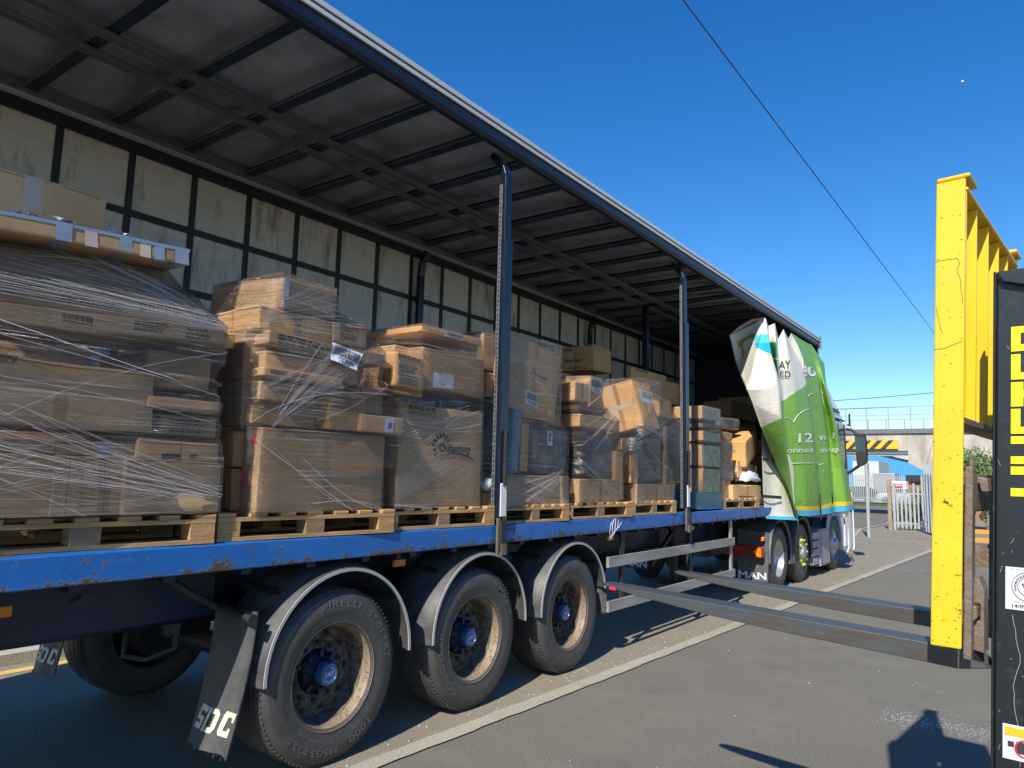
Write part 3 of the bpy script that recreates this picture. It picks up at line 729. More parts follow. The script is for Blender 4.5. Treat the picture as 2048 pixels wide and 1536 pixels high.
# soft heavy folds: smooth the depth of the sheet, keep its outline
_m = min(len(r) for r in gA); _XX = np.array([[p.x for p in r] for r in gP])
def _sm(A, n, ax):
    k = np.hanning(n+2)[1:-1]; k /= k.sum(); p = [(0, 0), (0, 0)]; p[ax] = (n//2, n//2)
    B = np.pad(A, p, mode='edge'); return np.apply_along_axis(lambda v: np.convolve(v, k, 'valid'), ax, B)
_XX = _sm(_sm(_XX, 31, 0), 7, 1)
gP = [[PX(*cp(gA[j][i][0], gA[j][i][1]), _XX[j, i]) for i in range(len(gA[j]))] for j in range(NR)]
def seg(px, py, x0, y0, x1, y1):
    dx, dy = x1-x0, y1-y0; t = max(0, min(1, ((px-x0)*dx+(py-y0)*dy)/(dx*dx+dy*dy)))
    return math.hypot(px-x0-t*dx, py-y0-t*dy)
def pat(i, j):
    a, b_, t, s_ = gA[i][j]
    a2, b2 = gA[i+1][j+1][:2]; a = (a+a2)/2; b_ = (b_+b2)/2
    hem = .955 if s_ > 2 else .965
    if t > hem: return 3
    if t > hem-.028 and s_ > 4: return 4
    def below(x0, y0, x1, y1): return b_ > y0+(y1-y0)*(a-x0)/(x1-x0)
    if s_ in (0, 1):
        if s_ == 0:
            if seg(a, b_, 690, 325, 790, 270) < 13 or seg(a, b_, 690, 325, 722, 430) < 13: return 6
        if b_ > 680: return 1 if below(840, 978, 1010, 905) else 0
        if 265 < b_ and a > 748:
            if b_ < 330: return 5 if a > 760+(b_-265)*.9 else 0
            lim = 370+(a-820)*.42
            if b_ < min(lim, 418) and a > 800+(b_-330)*.3: return 2
        return 0
    if s_ in (2, 3):
        if b_ > 905: return 1
        if 325 < b_ < 445 or (455 < b_ < 650): return 7
        return 0
    if s_ in (4, 5, 6):
        return 1 if below(1015, 775, 1197, 655) else 0
    if s_ == 7: return 0 if b_ < 650 else 1
    return 1
def tarp(name, col, rough=.42):
    m, nt, p = mk(name)
    c = mixc(nt, ramp(nt, noi(nt, 6, 8, .7, mapping(nt, (3, 3, .8))), [(.45, 0), (.75, .5)]), col, tuple(x*.78 for x in col))
    c = mixc(nt, ramp(nt, noi(nt, 30, 8, .7), [(.62, 0), (.72, .4)]), c, tuple(x*.55 for x in col))
    nt.links.new(c, p.inputs['Base Color']); p.inputs['Roughness'].default_value = rough
    h = mth(nt, 'ADD', noi(nt, 4, 5, .6, mapping(nt, (2, 2, .6))), mth(nt, 'MULTIPLY', noi(nt, 14, 3), .3))
    w_ = noi(nt, 9, 6, .7, mapping(nt, (1, 1, 5), (.5, .3, 0)))
    bump(nt, p, mth(nt, 'ADD', h, mth(nt, 'MULTIPLY', w_, .5)), .022, .5)
    return m
CM = [tarp('white_tarp', (.66, .63, .54)), tarp('green_tarp', (.17, .36, .05)), tarp('cyan_tarp', (.02, .40, .68)), tarp('blue_hem', (.07, .42, .60)), tarp('yellow_reflective_strip', (.75, .52, .02)), tarp('turquoise_tarp', (.10, .55, .60)), tarp('olive_marking', (.34, .31, .03)), tarp('leaf_green_tarp', (.03, .24, .10))]
CUR = MB().grid(gP, pat).build('curtain', CM, TR, smooth=True, fixn=False)
sol = CUR.modifiers.new('t', 'SOLIDIFY'); sol.thickness = .003; sol.offset = -1
# rolled top corner above fold
b = MB(); b.tube([PX(*cp(612, 272), -.56), PX(*cp(690, 215), -.42), PX(*cp(780, 160), -.24), PX(*cp(878, 138), -.05)], [.012, .03, .03, .01], 8)
b.build('curtain_roll', CM[0], TR, smooth=True)
# straight rear piece hanging behind the folds
A_ = [(856, 1020), (860, 1215), (868, 1490), (882, 1640), (893, 1680)]; P = []
for ia, (a, b_) in enumerate(A_):
    P.append([PX(*cp(a+(da), b_+da*.05), -.12+.034*ia+.0007*da-.012*math.sin(da*.03)) for da in range(0, 250, 20)])
P2 = []
for i in range(len(P)-1):
    for k in range(6): P2.append([P[i][j].lerp(P[i+1][j], k/6) for j in range(len(P[0]))])
P2.append(P[-1])
nn_ = len(P2)
MB().grid(P2, lambda i, j: 1 if i >= nn_-5 else 0).build('curtain', [CM[0], CM[3]], TR, smooth=True, fixn=False)
b = MB()
for v0 in (1210, 1495): b.add([PX(*cp(864, v0), -.02), PX(*cp(1010, v0+10), .09), PX(*cp(1010, v0+34), .09), PX(*cp(864, v0+22), -.02)], [(0, 1, 2, 3)])
b.build('curtain_strap', 'dark', TR, fixn=False)
# lettering on the curtain
GN = np.array([[g[0], g[1]] for r in gA for g in r]); GX = np.array([p.x for r in gP for p in r])
_A = np.array([[g[:2] for g in r] for r in gA], float); _X = np.array([[p.x for p in r] for r in gP])
_T = []
for (i0, j0), (i1, j1), (i2, j2) in (((0, 0), (0, 1), (1, 0)), ((1, 1), (1, 0), (0, 1))):
    n0, m0 = _A.shape[0]-1, _A.shape[1]-1
    f_ = lambda i, j: np.concatenate([_A[i:i+n0, j:j+m0].reshape(-1, 2), _X[i:i+n0, j:j+m0].reshape(-1, 1)], 1)
    _T.append(np.stack([f_(i0, j0), f_(i1, j1), f_(i2, j2)], 1))
_T = np.concatenate(_T)
_e1 = _T[:, 1, :2]-_T[:, 0, :2]; _e2 = _T[:, 2, :2]-_T[:, 0, :2]; _det = _e1[:, 0]*_e2[:, 1]-_e1[:, 1]*_e2[:, 0]; _det[np.abs(_det) < 1e-9] = 1e-9
def surfx(a, b_):
    dx = a-_T[:, 0, 0]; dy = b_-_T[:, 0, 1]
    u = (dx*_e2[:, 1]-dy*_e2[:, 0])/_det; v = (_e1[:, 0]*dy-_e1[:, 1]*dx)/_det
    k = (u > -.02) & (v > -.02) & (u+v < 1.02)
    if not k.any():
        d = (GN[:, 0]-a)**2+(GN[:, 1]-b_)**2; return float(GX[d.argmin()])
    return float((_T[k, 0, 2]+u[k]*(_T[k, 1, 2]-_T[k, 0, 2])+v[k]*(_T[k, 2, 2]-_T[k, 0, 2])).max())
def onc(a, b_, e=.010): return PX(*cp(a, b_), surfx(a, b_)+e)
def ctext(mb, txt, a, b_, a2, b2, hgt, x, bold=0):
    vs, fs = textpoly(txt, bold); xs = [v[0] for v in vs]; x0, w0 = min(xs), max(xs)-min(xs)
    Q = [(a+(a2-a)*(v[0]-x0)/w0, b_+(b2-b_)*(v[0]-x0)/w0-v[1]*hgt/.72) for v in vs]
    mb.add([onc(*q, .008) for q in Q], fs); return
def _old(mb, txt, a, b_, a2, b2, hgt, x, bold=0):
    O = PX(*cp(a, b_), x); E = PX(*cp(a2, b2), x); Ux = (E-O); wd = Ux.length; Ux.normalize()
    T = PX(*cp(a, b_-hgt), x); h = (T-O).length
    Uy = (T-O).normalized(); text_on(mb, txt, O, Ux, Uy, h/.72, bold, width=wd)
b = MB(); ctext(b, 'AY', 990, 527, 1080, 524, 66, .20); ctext(b, 'ED', 1000, 592, 1080, 594, 52, .205)
b.build('curtain_lettering', 'ink', TR, fixn=False)
b = MB(); ctext(b, 'e', 1172, 588, 1206, 586, 128, .26, .03); ctext(b, 'o', 1208, 578, 1282, 582, 128, .26, .03)
ctext(b, '12', 1140, 1094, 1250, 1088, 72, .235, .02); ctext(b, 'onnes', 1052, 1172, 1254, 1166, 42, .235)
ctext(b, 've 1', 1296, 1078, 1415, 1062, 48, .345, .02); ctext(b, 'mosp', 1308, 1172, 1450, 1164, 42, .36)
def cl(pts, x, w=.007):
    Q = []
    for p, q in zip(pts, pts[1:]): Q += [(p[0]+(q[0]-p[0])*k/6, p[1]+(q[1]-p[1])*k/6) for k in range(6)]
    P = [onc(a, b_, .004) for a, b_ in Q+[pts[-1]]]; b.tube(P, w*.8, 4)
cl([(1036, 905), (1070, 905), (1102, 940), (1130, 890), (1180, 850), (1232, 835)], .225)
cl([(1066, 1257), (1150, 1252), (1290, 1252)], .225); cl([(1296, 1268), (1330, 1256)], .3)
cl([(1216, 738), (1226, 724), (1250, 720)], .25); cl([(1306, 712), (1330, 716)], .29, .005); cl([(1312, 680), (1334, 800)], .29, .005)
b.build('curtain_lettering', 'whitecl', TR, fixn=False, smooth=True)
# tension buckles at the hem
for (a, b0, b1, x) in ((1305, 1490, 1690, .22), (1396, 1470, 1560, .3)):
    b = MB(); b.bar(PX(*cp(a, b0), x+.02), PX(*cp(a+4, (b0+b1)/2), x+.03), .05, .02, (1, 0, 0)); b.bar(PX(*cp(a+4, (b0+b1)/2), x+.03), PX(*cp(a+8, b1), x+.02), .03, .02, (1, 0, 0))
    b.build('curtain_buckle', 'dark', TR, bevel=.004)
b = MB(); b.bar(PX(1594, 1040, .08), PX(1595, 1058, .08), .04, .02, (1, 0, 0)); b.build('curtain_buckle', 'steel', TR)
# =================================================================== LOADS
def pallet(y0, y1, x0, x1, label, dark=False, proto=[None]):
    L = 1.2
    loc = Vector(((x0+x1)/2, (y0+y1)/2, 1.3045))
    if proto[0] is None:
        t = thing('pallet', loc, label, 'pallet', 'wooden pallets on the trailer deck')
        cx_, cy = loc.x, loc.y; hx, hy = (x1-x0)/2, (y1-y0)/2; z = loc.z
        for i in range(7):
            yy = cy-hy+.05+(2*hy-.10)*i/6
            MB().box(cx_-hx, cx_+hx, yy-.05, yy+.05, z+.123, z+.144).build('top_board', 'wood', t, bevel=.002)
        for q in (-1, 0, 1):
            xx = cx_+q*(hx-.05)
            MB().box(xx-.05, xx+.05, cy-hy, cy+hy, z+.1005, z+.1222).build('stringer_board', 'wood', t, bevel=.002)
            MB().box(xx-.05, xx+.05, cy-hy, cy+hy, z, z+.021).build('bottom_board', 'wood', t, bevel=.002)
            for w_ in (-1, 0, 1):
                yy = cy+w_*(hy-.065)
                MB().box(xx-.049, xx+.049, yy-.064, yy+.064, z+.0215, z+.100).build('block', 'wood2' if (q+w_) % 2 else 'wood', t, bevel=.003)
        proto[0] = (t, 2*hx, 2*hy); return t
    p, w_, h_ = proto[0]
    t = p.copy(); COL.objects.link(t); t.location = loc; t.scale = ((x1-x0)/w_, (y1-y0)/h_, 1); WP[t.name] = loc
    for ch in list(p.children):
        c = ch.copy(); COL.objects.link(c); c.parent = t
    tag(t, label, 'pallet', 'wooden pallets on the trailer deck'); return t
CORN = {}
def warp(p, sd, amp):
    n = noise.noise_vector(Vector((p[0]*2.3+sd*7.1, p[1]*2.3+sd*3.3, p[2]*2.3)))
    m = noise.noise_vector(Vector((p[0]*9+sd, p[1]*9, p[2]*9+sd)))
    return Vector(p)+n*amp+m*amp*.25
_sd = [0]
def carton_w(label, x0, x1, y0, y1, z0, z1, rot=(0, 0, 0), m='card', items=(), amp=.016, name='carton', r=.006, group='cartons stacked on the trailer', cat='carton', seam=True):
    _sd[0] += 1; sd = _sd[0]*1.37
    c = Vector(((x0+x1)/2, (y0+y1)/2, (z0+z1)/2)); h = Vector((abs(x1-x0)/2, abs(y1-y0)/2, abs(z1-z0)/2))
    r = min(r, min(h)*.45)
    Rm = Matrix.Rotation(R_(rot[2]), 3, 'Z') @ Matrix.Rotation(R_(rot[1]), 3, 'Y') @ Matrix.Rotation(R_(rot[0]), 3, 'X')
    amp = min(amp, min(h)*.25)
    def tf(p): return c+Rm @ warp(p, sd, amp)
    def rnd(p):
        q = Vector([max(-(h[i]-r), min(h[i]-r, p[i])) for i in range(3)]); d = Vector(p)-q
        return q+d.normalized()*r if d.length > 1e-9 else Vector(p)
    def ticks(hh): return [-hh]+[-(hh-r)+2*(hh-r)*k/7 for k in range(8)]+[hh]
    b = MB(); T = [ticks(h[i]) for i in range(3)]
    for ax in range(3):
        o1, o2 = [i for i in range(3) if i != ax]
        for sg in (-1, 1):
            P = []
            for a in T[o1]:
                row = []
                for d in T[o2]:
                    p = [0, 0, 0]; p[ax] = sg*h[ax]; p[o1] = a; p[o2] = d; row.append(tf(rnd(p)))
                P.append(row)
            if (sg > 0) != (ax == 1): b.grid(P)
            else: b.grid(P[::-1])
    # weld the faces' shared edges
    o = b.build(name, m, None, smooth=True, fixn=False)
    import bmesh
    bm = bmesh.new(); bm.from_mesh(o.data); bmesh.ops.remove_doubles(bm, verts=bm.verts, dist=1e-5); bmesh.ops.recalc_face_normals(bm, faces=bm.faces); bm.to_mesh(o.data); bm.free()
    try: o.data.set_sharp_from_angle(angle=R_(60))
    except Exception: pass
    tag(o, label, cat, group)
    CORN[o.name] = [c+Rm @ Vector((i*h[0], j*h[1], k*h[2])) for i in (-1, 1) for j in (-1, 1) for k in (-1, 1)]
    def face(f, u, v, e=.0016):
        if f == 'F': p = (h[0]+e, -h[1]+2*h[1]*u, -h[2]+2*h[2]*v)
        elif f == 'S': p = (-h[0]+2*h[0]*u, -h[1]-e, -h[2]+2*h[2]*v)
        elif f == 'T': p = (-h[0]+2*h[0]*v, -h[1]+2*h[1]*u, h[2]+e)
        else: p = (-h[0]+2*h[0]*v, -h[1]+2*h[1]*u, -h[2]-e)
        return tf(p)
    def patch(b, f, u0, v0, u1, v1, e=.0016, mi=0):
        nx_ = max(2, int(abs(u1-u0)*10)); ny = max(2, int(abs(v1-v0)*10))
        b.grid([[face(f, u0+(u1-u0)*i/nx_, v0+(v1-v0)*j/ny, e) for j in range(ny+1)] for i in range(nx_+1)], mi)
    dims = {'F': (2*h[1], 2*h[2]), 'S': (2*h[0], 2*h[2]), 'T': (2*h[1], 2*h[0]), 'B': (2*h[1], 2*h[0])}
    def txt(b, f, s_, u, v, w_, hh, e=.0026, bold=0):
        vs, fs = textpoly(s_, bold)
        if not vs: return
        xs = [q[0] for q in vs]; x0_, w0 = min(xs), max(xs)-min(xs)
        b.add([face(f, u+w_*(q[0]-x0_)/w0, v+hh*q[1]/.72, e) for q in vs], fs)
    ink = MB(); lab = {}
    if seam and min(h[1], h[2])*2 > .10:
        items = list(items)+[('seam',)]
    for it in items:
        k = it[0]
        if k == 'text': txt(ink, it[1], it[2], *it[3:7], bold=(it[7] if len(it) > 7 else 0))
        elif k == 'icons':
            f, u, v, w_, hh = it[1:6]; n = 5
            for i in range(n):
                uu = u+w_*i/n; patch(ink, f, uu, v, uu+w_/n*.78, v+hh)
            li = MB()
            for i in range(n):
                uu = u+w_*i/n; s_ = w_/n*.78
                patch(li, f, uu+s_*.4, v+hh*.2, uu+s_*.55, v+hh*.8, .003); patch(li, f, uu+s_*.2, v+hh*(.3+.1*(i % 3)), uu+s_*.8, v+hh*(.42+.1*(i % 3)), .0032)
            li.build('handling_symbols', m, o, fixn=False)
        elif k == 'lines':
            f, u, v, w_, hh, n = it[1:7]; rr = random.Random(int(sd*10))
            for i in range(n):
                vv = v+hh*(1-(i+.8)/n); uu = u
                while uu < u+w_*rr.uniform(.7, 1):
                    ww = rr.uniform(.02, .09)*w_*2; patch(ink, f, uu, vv, min(uu+ww, u+w_), vv+hh/n*.5); uu += ww+w_*.03
        elif k == 'barcode':
            f, u, v, w_, hh = it[1:6]; rr = random.Random(int(sd*13)); uu = u
            while uu < u+w_:
                ww = w_*rr.choice((.012, .02, .035)); patch(ink, f, uu, v, uu+ww, v+hh, .0034); uu += ww+w_*rr.choice((.012, .02, .03))
        elif k == 'patch': 
            lab.setdefault((it[6], it[7] if len(it) > 7 else 'sticker'), []).append((it[1:6]))
        elif k == 'stripes':
            f, u, v, w_, hh, n = it[1:7]
            for i in range(n):
                if w_ > hh*dims[f][1]/dims[f][0]*0: patch(ink, f, u+w_*i/n, v, u+w_*(i+.32)/n, v+hh)
        elif k == 'seam':
            s_ = MB(); uw = .05/dims['F'][0]; patch(s_, 'F', .5-uw/2, 0.01, .5+uw/2, .99, .001); s_.build('packing_tape', 'tape', o, fixn=False) if sd % 3 < 1.2 else None
            s2 = MB(); vw = .05/dims['S'][0]; patch(s2, 'S', .5-vw/2, .01, .5+vw/2, .99, .001); s2.build('packing_tape', 'tape', o, fixn=False) if dims['S'][0] > .12 and sd % 2 < 1.1 else None
    cr_ = MB()   # folds where the flaps meet the walls
    if seam and min(h) > .03 and m.startswith('card'):
        ev = .0018/dims['F'][1]*2; q0 = 1-.012/dims['F'][1]*1.0
        patch(cr_, 'F', .02, q0-ev, .98, q0, .0012); patch(cr_, 'S', .02, q0-ev, .98, q0, .0012)
        eu = .0015/dims['S'][0]; patch(cr_, 'S', .5-eu, .02, .5+eu, .98, .0012)
        if sd % 2 < 1: ef = .0013/dims['F'][0]; patch(cr_, 'F', .5-ef, .02, .5+ef, .98, .0012)
        cr_.build('flap_fold', 'crease', o, fixn=False)
    for (mk_, nm), L_ in lab.items():
        b = MB()
        for (f, u0, v0, u1, v1) in L_: patch(b, f, u0, v0, u1, v1, .002)
        b.build(nm, mk_, o, fixn=False)
    if ink.v: ink.build('print', 'ink', o, fixn=False)
    return o
def carton(label, TL, BR, x, d, rot=(0, 0, 0), m='card', items=(), **k):
    a = PX(*TL, x); c = PX(*BR, x)
    return carton_w(label, x-d, x, a.y, c.y, c.z, a.z, rot, m, items, **k)
PI_ = ('patch', 'F')
def barlabel(f, u0, v0, u1, v1, t=''):
    o = [('patch', f, u0, v0, u1, v1, 'label', 'paper_label'), ('barcode', f, u0+(u1-u0)*.08, v0+(v1-v0)*.38, (u1-u0)*.84, (v1-v0)*.52)]
    if t: o.append(('text', f, t, u0+(u1-u0)*.2, v0+(v1-v0)*.1, (u1-u0)*.6, (v1-v0)*.2, .02))
    return o
p1 = pallet(.96, 2.16, -1.02, -.02, 'pallet under the big shaded load at the left edge of the picture')
p1.rotation_euler = (0, 0, R_(-4)); p1.location.x -= .05
p2 = pallet(2.19, 3.37, -1.02, -.02, 'pallet with orange end block under the high crooked carton stack')
p3 = pallet(3.38, 4.45, -1.04, -.04, 'pallet under the tall carton printed with a sun logo')
p4 = pallet(4.56, 5.50, -1.02, -.02, 'pallet just beyond the near trailer post, under the blue foam roll')
p5 = pallet(5.55, 6.70, -1.02, -.02, 'pallet under the black film-wrapped bundle')
p6 = pallet(6.80, 7.80, -1.02, -.02, 'pallet just before the second trailer post, under the leaning carton')
p8 = pallet(9.45, 10.75, -1.02, -.02, 'pallet beside the drawn curtain, carrying the open carton')
# ---- load 1
X1 = -.045; L1 = []
def A(lst, *a, **k): o = carton(*a, **k); lst.append(o); return o
A(L1, 'large plain carton at the bottom left corner of the left-edge load', (-90, 902), (112, 1030), X1, .6)
A(L1, 'narrow carton, second from the left in the bottom row of the left-edge load', (113, 907), (160, 1030), X1, .6, m='card2')
A(L1, 'narrow carton in the bottom row of the left-edge load, touching the long bulging one', (161, 912), (249, 1029), X1-.005, .6)
A(L1, 'long bulging carton at the bottom right of the left-edge load', (251, 918), (437, 1026), X1+.012, .6, m='card2', r=.016, amp=.02)
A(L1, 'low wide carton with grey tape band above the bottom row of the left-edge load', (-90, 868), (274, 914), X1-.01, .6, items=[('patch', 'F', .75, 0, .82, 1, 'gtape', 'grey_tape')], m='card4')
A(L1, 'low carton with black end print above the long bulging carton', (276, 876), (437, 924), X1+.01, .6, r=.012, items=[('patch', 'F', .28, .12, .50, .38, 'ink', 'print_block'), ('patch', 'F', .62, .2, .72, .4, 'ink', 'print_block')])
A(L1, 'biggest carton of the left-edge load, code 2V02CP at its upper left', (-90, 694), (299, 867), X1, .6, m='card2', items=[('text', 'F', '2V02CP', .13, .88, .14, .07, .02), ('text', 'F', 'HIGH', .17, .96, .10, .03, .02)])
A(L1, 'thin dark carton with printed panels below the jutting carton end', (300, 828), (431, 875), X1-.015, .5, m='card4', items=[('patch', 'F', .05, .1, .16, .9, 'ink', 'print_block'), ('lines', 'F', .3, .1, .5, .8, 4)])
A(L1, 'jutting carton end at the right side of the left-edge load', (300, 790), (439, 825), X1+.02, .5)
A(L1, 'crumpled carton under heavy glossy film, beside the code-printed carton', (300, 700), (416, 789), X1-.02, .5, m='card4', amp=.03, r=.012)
L1.append(carton_w('long slim carton with a row of handling symbols at its right end', -.6, -.01, .55, 2.085, 2.262, 2.345, (4.2, 0, 0), 'card2', [('icons', 'F', .865, .16, .085, .30), ('lines', 'F', .70, .3, .11, .6, 4), ('barcode', 'F', .50, .35, .08, .5), ('lines', 'F', .865, .6, .08, .22, 1)], seam=False))
L1.append(carton_w('long flat carton lying above the one with symbols, letter print near its middle', -.6, -.04, .55, 1.93, 2.345, 2.480, (3.5, 0, 0), 'card4', [('lines', 'F', .40, .5, .25, .4, 3), ('text', 'F', 'LMZDA001', .55, .3, .18, .16, 0), ('icons', 'F', .80, .3, .14, .3)], seam=False))
L1.append(carton_w('dark flat carton directly under the grey-taped one', -.65, -.15, .55, 1.82, 2.480, 2.612, (4, 0, 0), 'card4'))
top1 = carton_w('long carton patched with blue-grey tape on top of the left-edge load', -.55, .03, .40, 1.84, 2.612, 2.692, (4.5, 0, 0), 'card4', [('patch', 'F', u, 0, u+w_, 1, 'gtape', 'grey_tape') for u, w_ in ((.58, .045), (.765, .04), (.875, .035), (.945, .05))]+[('patch', 'F', .40, .8, 1, 1, 'gtape', 'grey_tape'), ('patch', 'T', .3, .1, 1, 1, 'gtape', 'grey_tape'), ('patch', 'B', .58, .3, .625, 1, 'gtape', 'grey_tape'), ('patch', 'B', .765, .3, .805, 1, 'gtape', 'grey_tape'), ('patch', 'F', .66, 0, .70, .8, 'ctape', 'clear_tape'), ('patch', 'F', .83, 0, .865, .8, 'ctape', 'clear_tape'), ('patch', 'B', .93, .4, .97, 1, 'gtape', 'grey_tape')], seam=False, amp=.02)
r_ = random.Random(5); b = MB()
for k in range(16):
    t = r_.uniform(.45, .9) if k < 12 else r_.uniform(.1, .4)
    y = .40+1.44*t; z = 2.70+.078*(y-1.12)+.006; x = -.0+r_.uniform(-.1, .02)
    n_ = 5; P = []
    for i in range(n_): P.append([(x+r_.uniform(-.02, .02)+j*.012, y+i*.022+r_.uniform(-.01, .01), z+r_.uniform(0, .020)) for j in range(3)])
    b.grid(P)
o = b.build('peeling_tape', 'gtape', top1, fixn=False)
carton_w('tan taped carton standing high behind the left-edge load', -1.9, -1.2, .3, 1.95, 2.2, 3.3, (0, 0, 0), 'card', [('patch', 'F', .42, 0, .46, 1, 'ctape', 'clear_tape'), ('patch', 'F', .74, 0, .80, 1, 'ctape', 'clear_tape'), ('patch', 'F', 0, .48, 1, .54, 'ctape', 'clear_tape')])
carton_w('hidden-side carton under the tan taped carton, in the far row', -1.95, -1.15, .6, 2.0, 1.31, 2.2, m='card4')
carton_w('small carton end poking out behind the symbol-printed carton', -.62, -.22, 1.9, 2.28, 2.335, 2.42, (2, 0, 0), 'card3')
# ---- load 2
L2_ = []
L2_.append(carton_w('big wide carton at the bottom front of the second load, pink stickers on its end', -.19, -.03, 2.357, 3.262, 1.452, 1.908, (0, 0, 0), 'card2', [('patch', 'S', .55, .80, .75, .97, 'red', 'red_sticker'), ('patch', 'S', .1, .32, .42, .46, 'pink', 'pink_sticker'), ('stripes', 'F', .245, .80, .004, .18, 1)], amp=.008))
L2_.append(carton_w('orange-lit carton on the pallet behind the big wide one of the second load', -.46, -.20, 2.30, 3.1, 1.452, 1.675, (0, 0, 1), 'card3'))
L2_.append(carton_w('carton stacked on the orange-lit one behind the big wide carton', -.46, -.20, 2.30, 3.1, 1.68, 1.885, (0, 0, -1), 'card3'))
A(L2_, 'low carton lying on the big wide carton of the second load', (504, 812), (628, 858), -.06, .5, m='card4')
A(L2_, 'square carton with scattered tape under the tilted flat carton', (518, 762), (626, 812), -.05, .5, (0, 0, 2), 'card')
A(L2_, 'upright carton with corrugated ribs showing, in the middle of the second load', (656, 780), (727, 866), -.01, .28, (0, 0, 5), 'card3', [('stripes', 'F', .1, .48, .86, .42, 22)], seam=False)
A(L2_, 'small carton with a purple and white sticker', (727, 829), (806, 871), .025, .3, (-2, 0, -3), 'card', [('patch', 'F', .55, .08, .76, .92, 'label', 'paper_label'), ('patch', 'F', .6, .3, .78, .66, 'purple', 'purple_sticker')], seam=False)
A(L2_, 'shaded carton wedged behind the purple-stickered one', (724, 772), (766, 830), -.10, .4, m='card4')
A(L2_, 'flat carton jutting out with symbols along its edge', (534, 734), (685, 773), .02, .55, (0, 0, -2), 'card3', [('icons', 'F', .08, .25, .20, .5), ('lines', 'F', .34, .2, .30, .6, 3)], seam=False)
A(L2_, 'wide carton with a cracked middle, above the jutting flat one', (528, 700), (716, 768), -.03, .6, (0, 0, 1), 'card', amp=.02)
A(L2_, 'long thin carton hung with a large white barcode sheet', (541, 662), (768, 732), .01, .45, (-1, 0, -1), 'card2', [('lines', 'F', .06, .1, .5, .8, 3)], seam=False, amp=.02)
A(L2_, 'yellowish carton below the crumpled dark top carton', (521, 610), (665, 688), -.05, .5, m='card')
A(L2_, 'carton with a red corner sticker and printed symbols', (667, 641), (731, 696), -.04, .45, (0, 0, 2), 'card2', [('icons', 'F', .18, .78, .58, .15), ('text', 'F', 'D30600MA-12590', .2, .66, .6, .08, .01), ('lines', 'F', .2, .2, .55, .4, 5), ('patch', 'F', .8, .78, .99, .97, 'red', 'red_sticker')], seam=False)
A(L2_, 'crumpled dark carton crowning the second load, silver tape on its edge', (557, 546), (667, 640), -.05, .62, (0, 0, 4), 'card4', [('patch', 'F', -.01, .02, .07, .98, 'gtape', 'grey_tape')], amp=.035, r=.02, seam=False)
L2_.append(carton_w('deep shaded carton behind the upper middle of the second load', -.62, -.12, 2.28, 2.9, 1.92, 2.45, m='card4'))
lb = PX(665, 683, .05)
b = MB(); P = []
c4 = [PX(664, 684, .045), PX(725, 708, .045), PX(713, 741, .05), PX(662, 719, .05)]
for i in range(9):
    P.append([c4[0].lerp(c4[1], i/8).lerp(c4[3].lerp(c4[2], i/8), j/6)+Vector((.006*math.sin(i*.9+j), 0, 0)) for j in range(7)])
b.grid(P); bl = b.build('barcode_sheet', 'label', None, fixn=False); tag(bl, 'white barcode sheet reading TC15004 on the wrapped second load', 'label')
b = MB(); rr = random.Random(8); u = .06
def q4(u, v): return c4[0].lerp(c4[1], u).lerp(c4[3].lerp(c4[2], u), v)+Vector((.009, 0, 0))
while u < .92:
    w_ = rr.choice((.012, .02, .03)); b.add([q4(u, .12), q4(u+w_, .12), q4(u+w_, .62), q4(u, .62)], [(0, 1, 2, 3)]); u += w_+rr.choice((.012, .02))
text_on(b, 'TC15004', q4(.27, .88), (q4(.8, .88)-q4(.27, .88)).normalized(), (q4(.5, .6)-q4(.5, .9)).normalized(), .03, .01, width=(q4(.8, .88)-q4(.27, .88)).length)
b.build('print', 'ink', bl, fixn=False)
# ---- load 3
L3_ = []
L3_.append(carton_w('tall carton with a rising sun logo reading Outsunny', -.62, -.06, 3.41, 4.30, 1.452, 2.145, (0, 0, 0), 'card', [('text', 'F', 'Outsunny', .455, .555, .40, .085, .03), ('text', 'F', '84B-834V70GY', .10, .89, .32, .045, .0), ('icons', 'F', .10, .945, .32, .045)]+[('text', 'F', 'l', .455+.05*math.cos(R_(a))*1.0-.004, .60+.075*math.sin(R_(a)), .012, .03, .02) for a in (0,)], seam=False, amp=.008))
tall = L3_[0]
b = MB()
def tp(u, v): return (-.0555, 3.41+.89*u, 1.452+.693*v)
for k in range(9):
    a = R_(35+k*23); b.bar(Vector(tp(.49, .60))+Vector((0, math.cos(a)*.065, math.sin(a)*.065)), Vector(tp(.49, .60))+Vector((0, math.cos(a)*.10, math.sin(a)*.10)), .010, .002, (1, 0, 0))
b.tube([tp(.46+.44*t, .505+.05*math.sin(math.pi*t)-.02*t) for t in [k/10 for k in range(11)]], [.002+.006*math.sin(math.pi*min(1, (1-k/10)+.02)) for k in range(11)], 4)
b.build('sun_logo', 'ink', tall, fixn=False)
A(L3_, 'wide carton on the tall logo carton, torn paper labels on its face', (847, 692), (964, 796), -.06, .55, m='card2', items=[('patch', 'F', .18, .05, .50, .42, 'label', 'paper_label'), ('lines', 'F', .22, .1, .24, .28, 5)])
A(L3_, 'long shallow carton topping the third load, barcode label at its front', (846, 650), (962, 692), -.07, 1.0, (0, 0, -1), 'card3', barlabel('F', .36, .10, .68, .95, 'TC15011'), amp=.02)
A(L3_, 'small cube carton with a printed symbol panel, jutting from the third load', (793, 704), (847, 782), .03, .16, (0, 0, 0), 'card3', [('icons', 'F', .08, .84, .80, .10), ('text', 'F', 'SHC-1870VI/18/1', .1, .76, .7, .04, 0), ('lines', 'F', .1, .32, .7, .38, 7), ('barcode', 'F', .12, .08, .66, .20)], seam=False, r=.015)
A(L3_, 'carton behind the small cube carton, under the long shallow one', (790, 690), (846, 795), -.20, .5, m='card3')
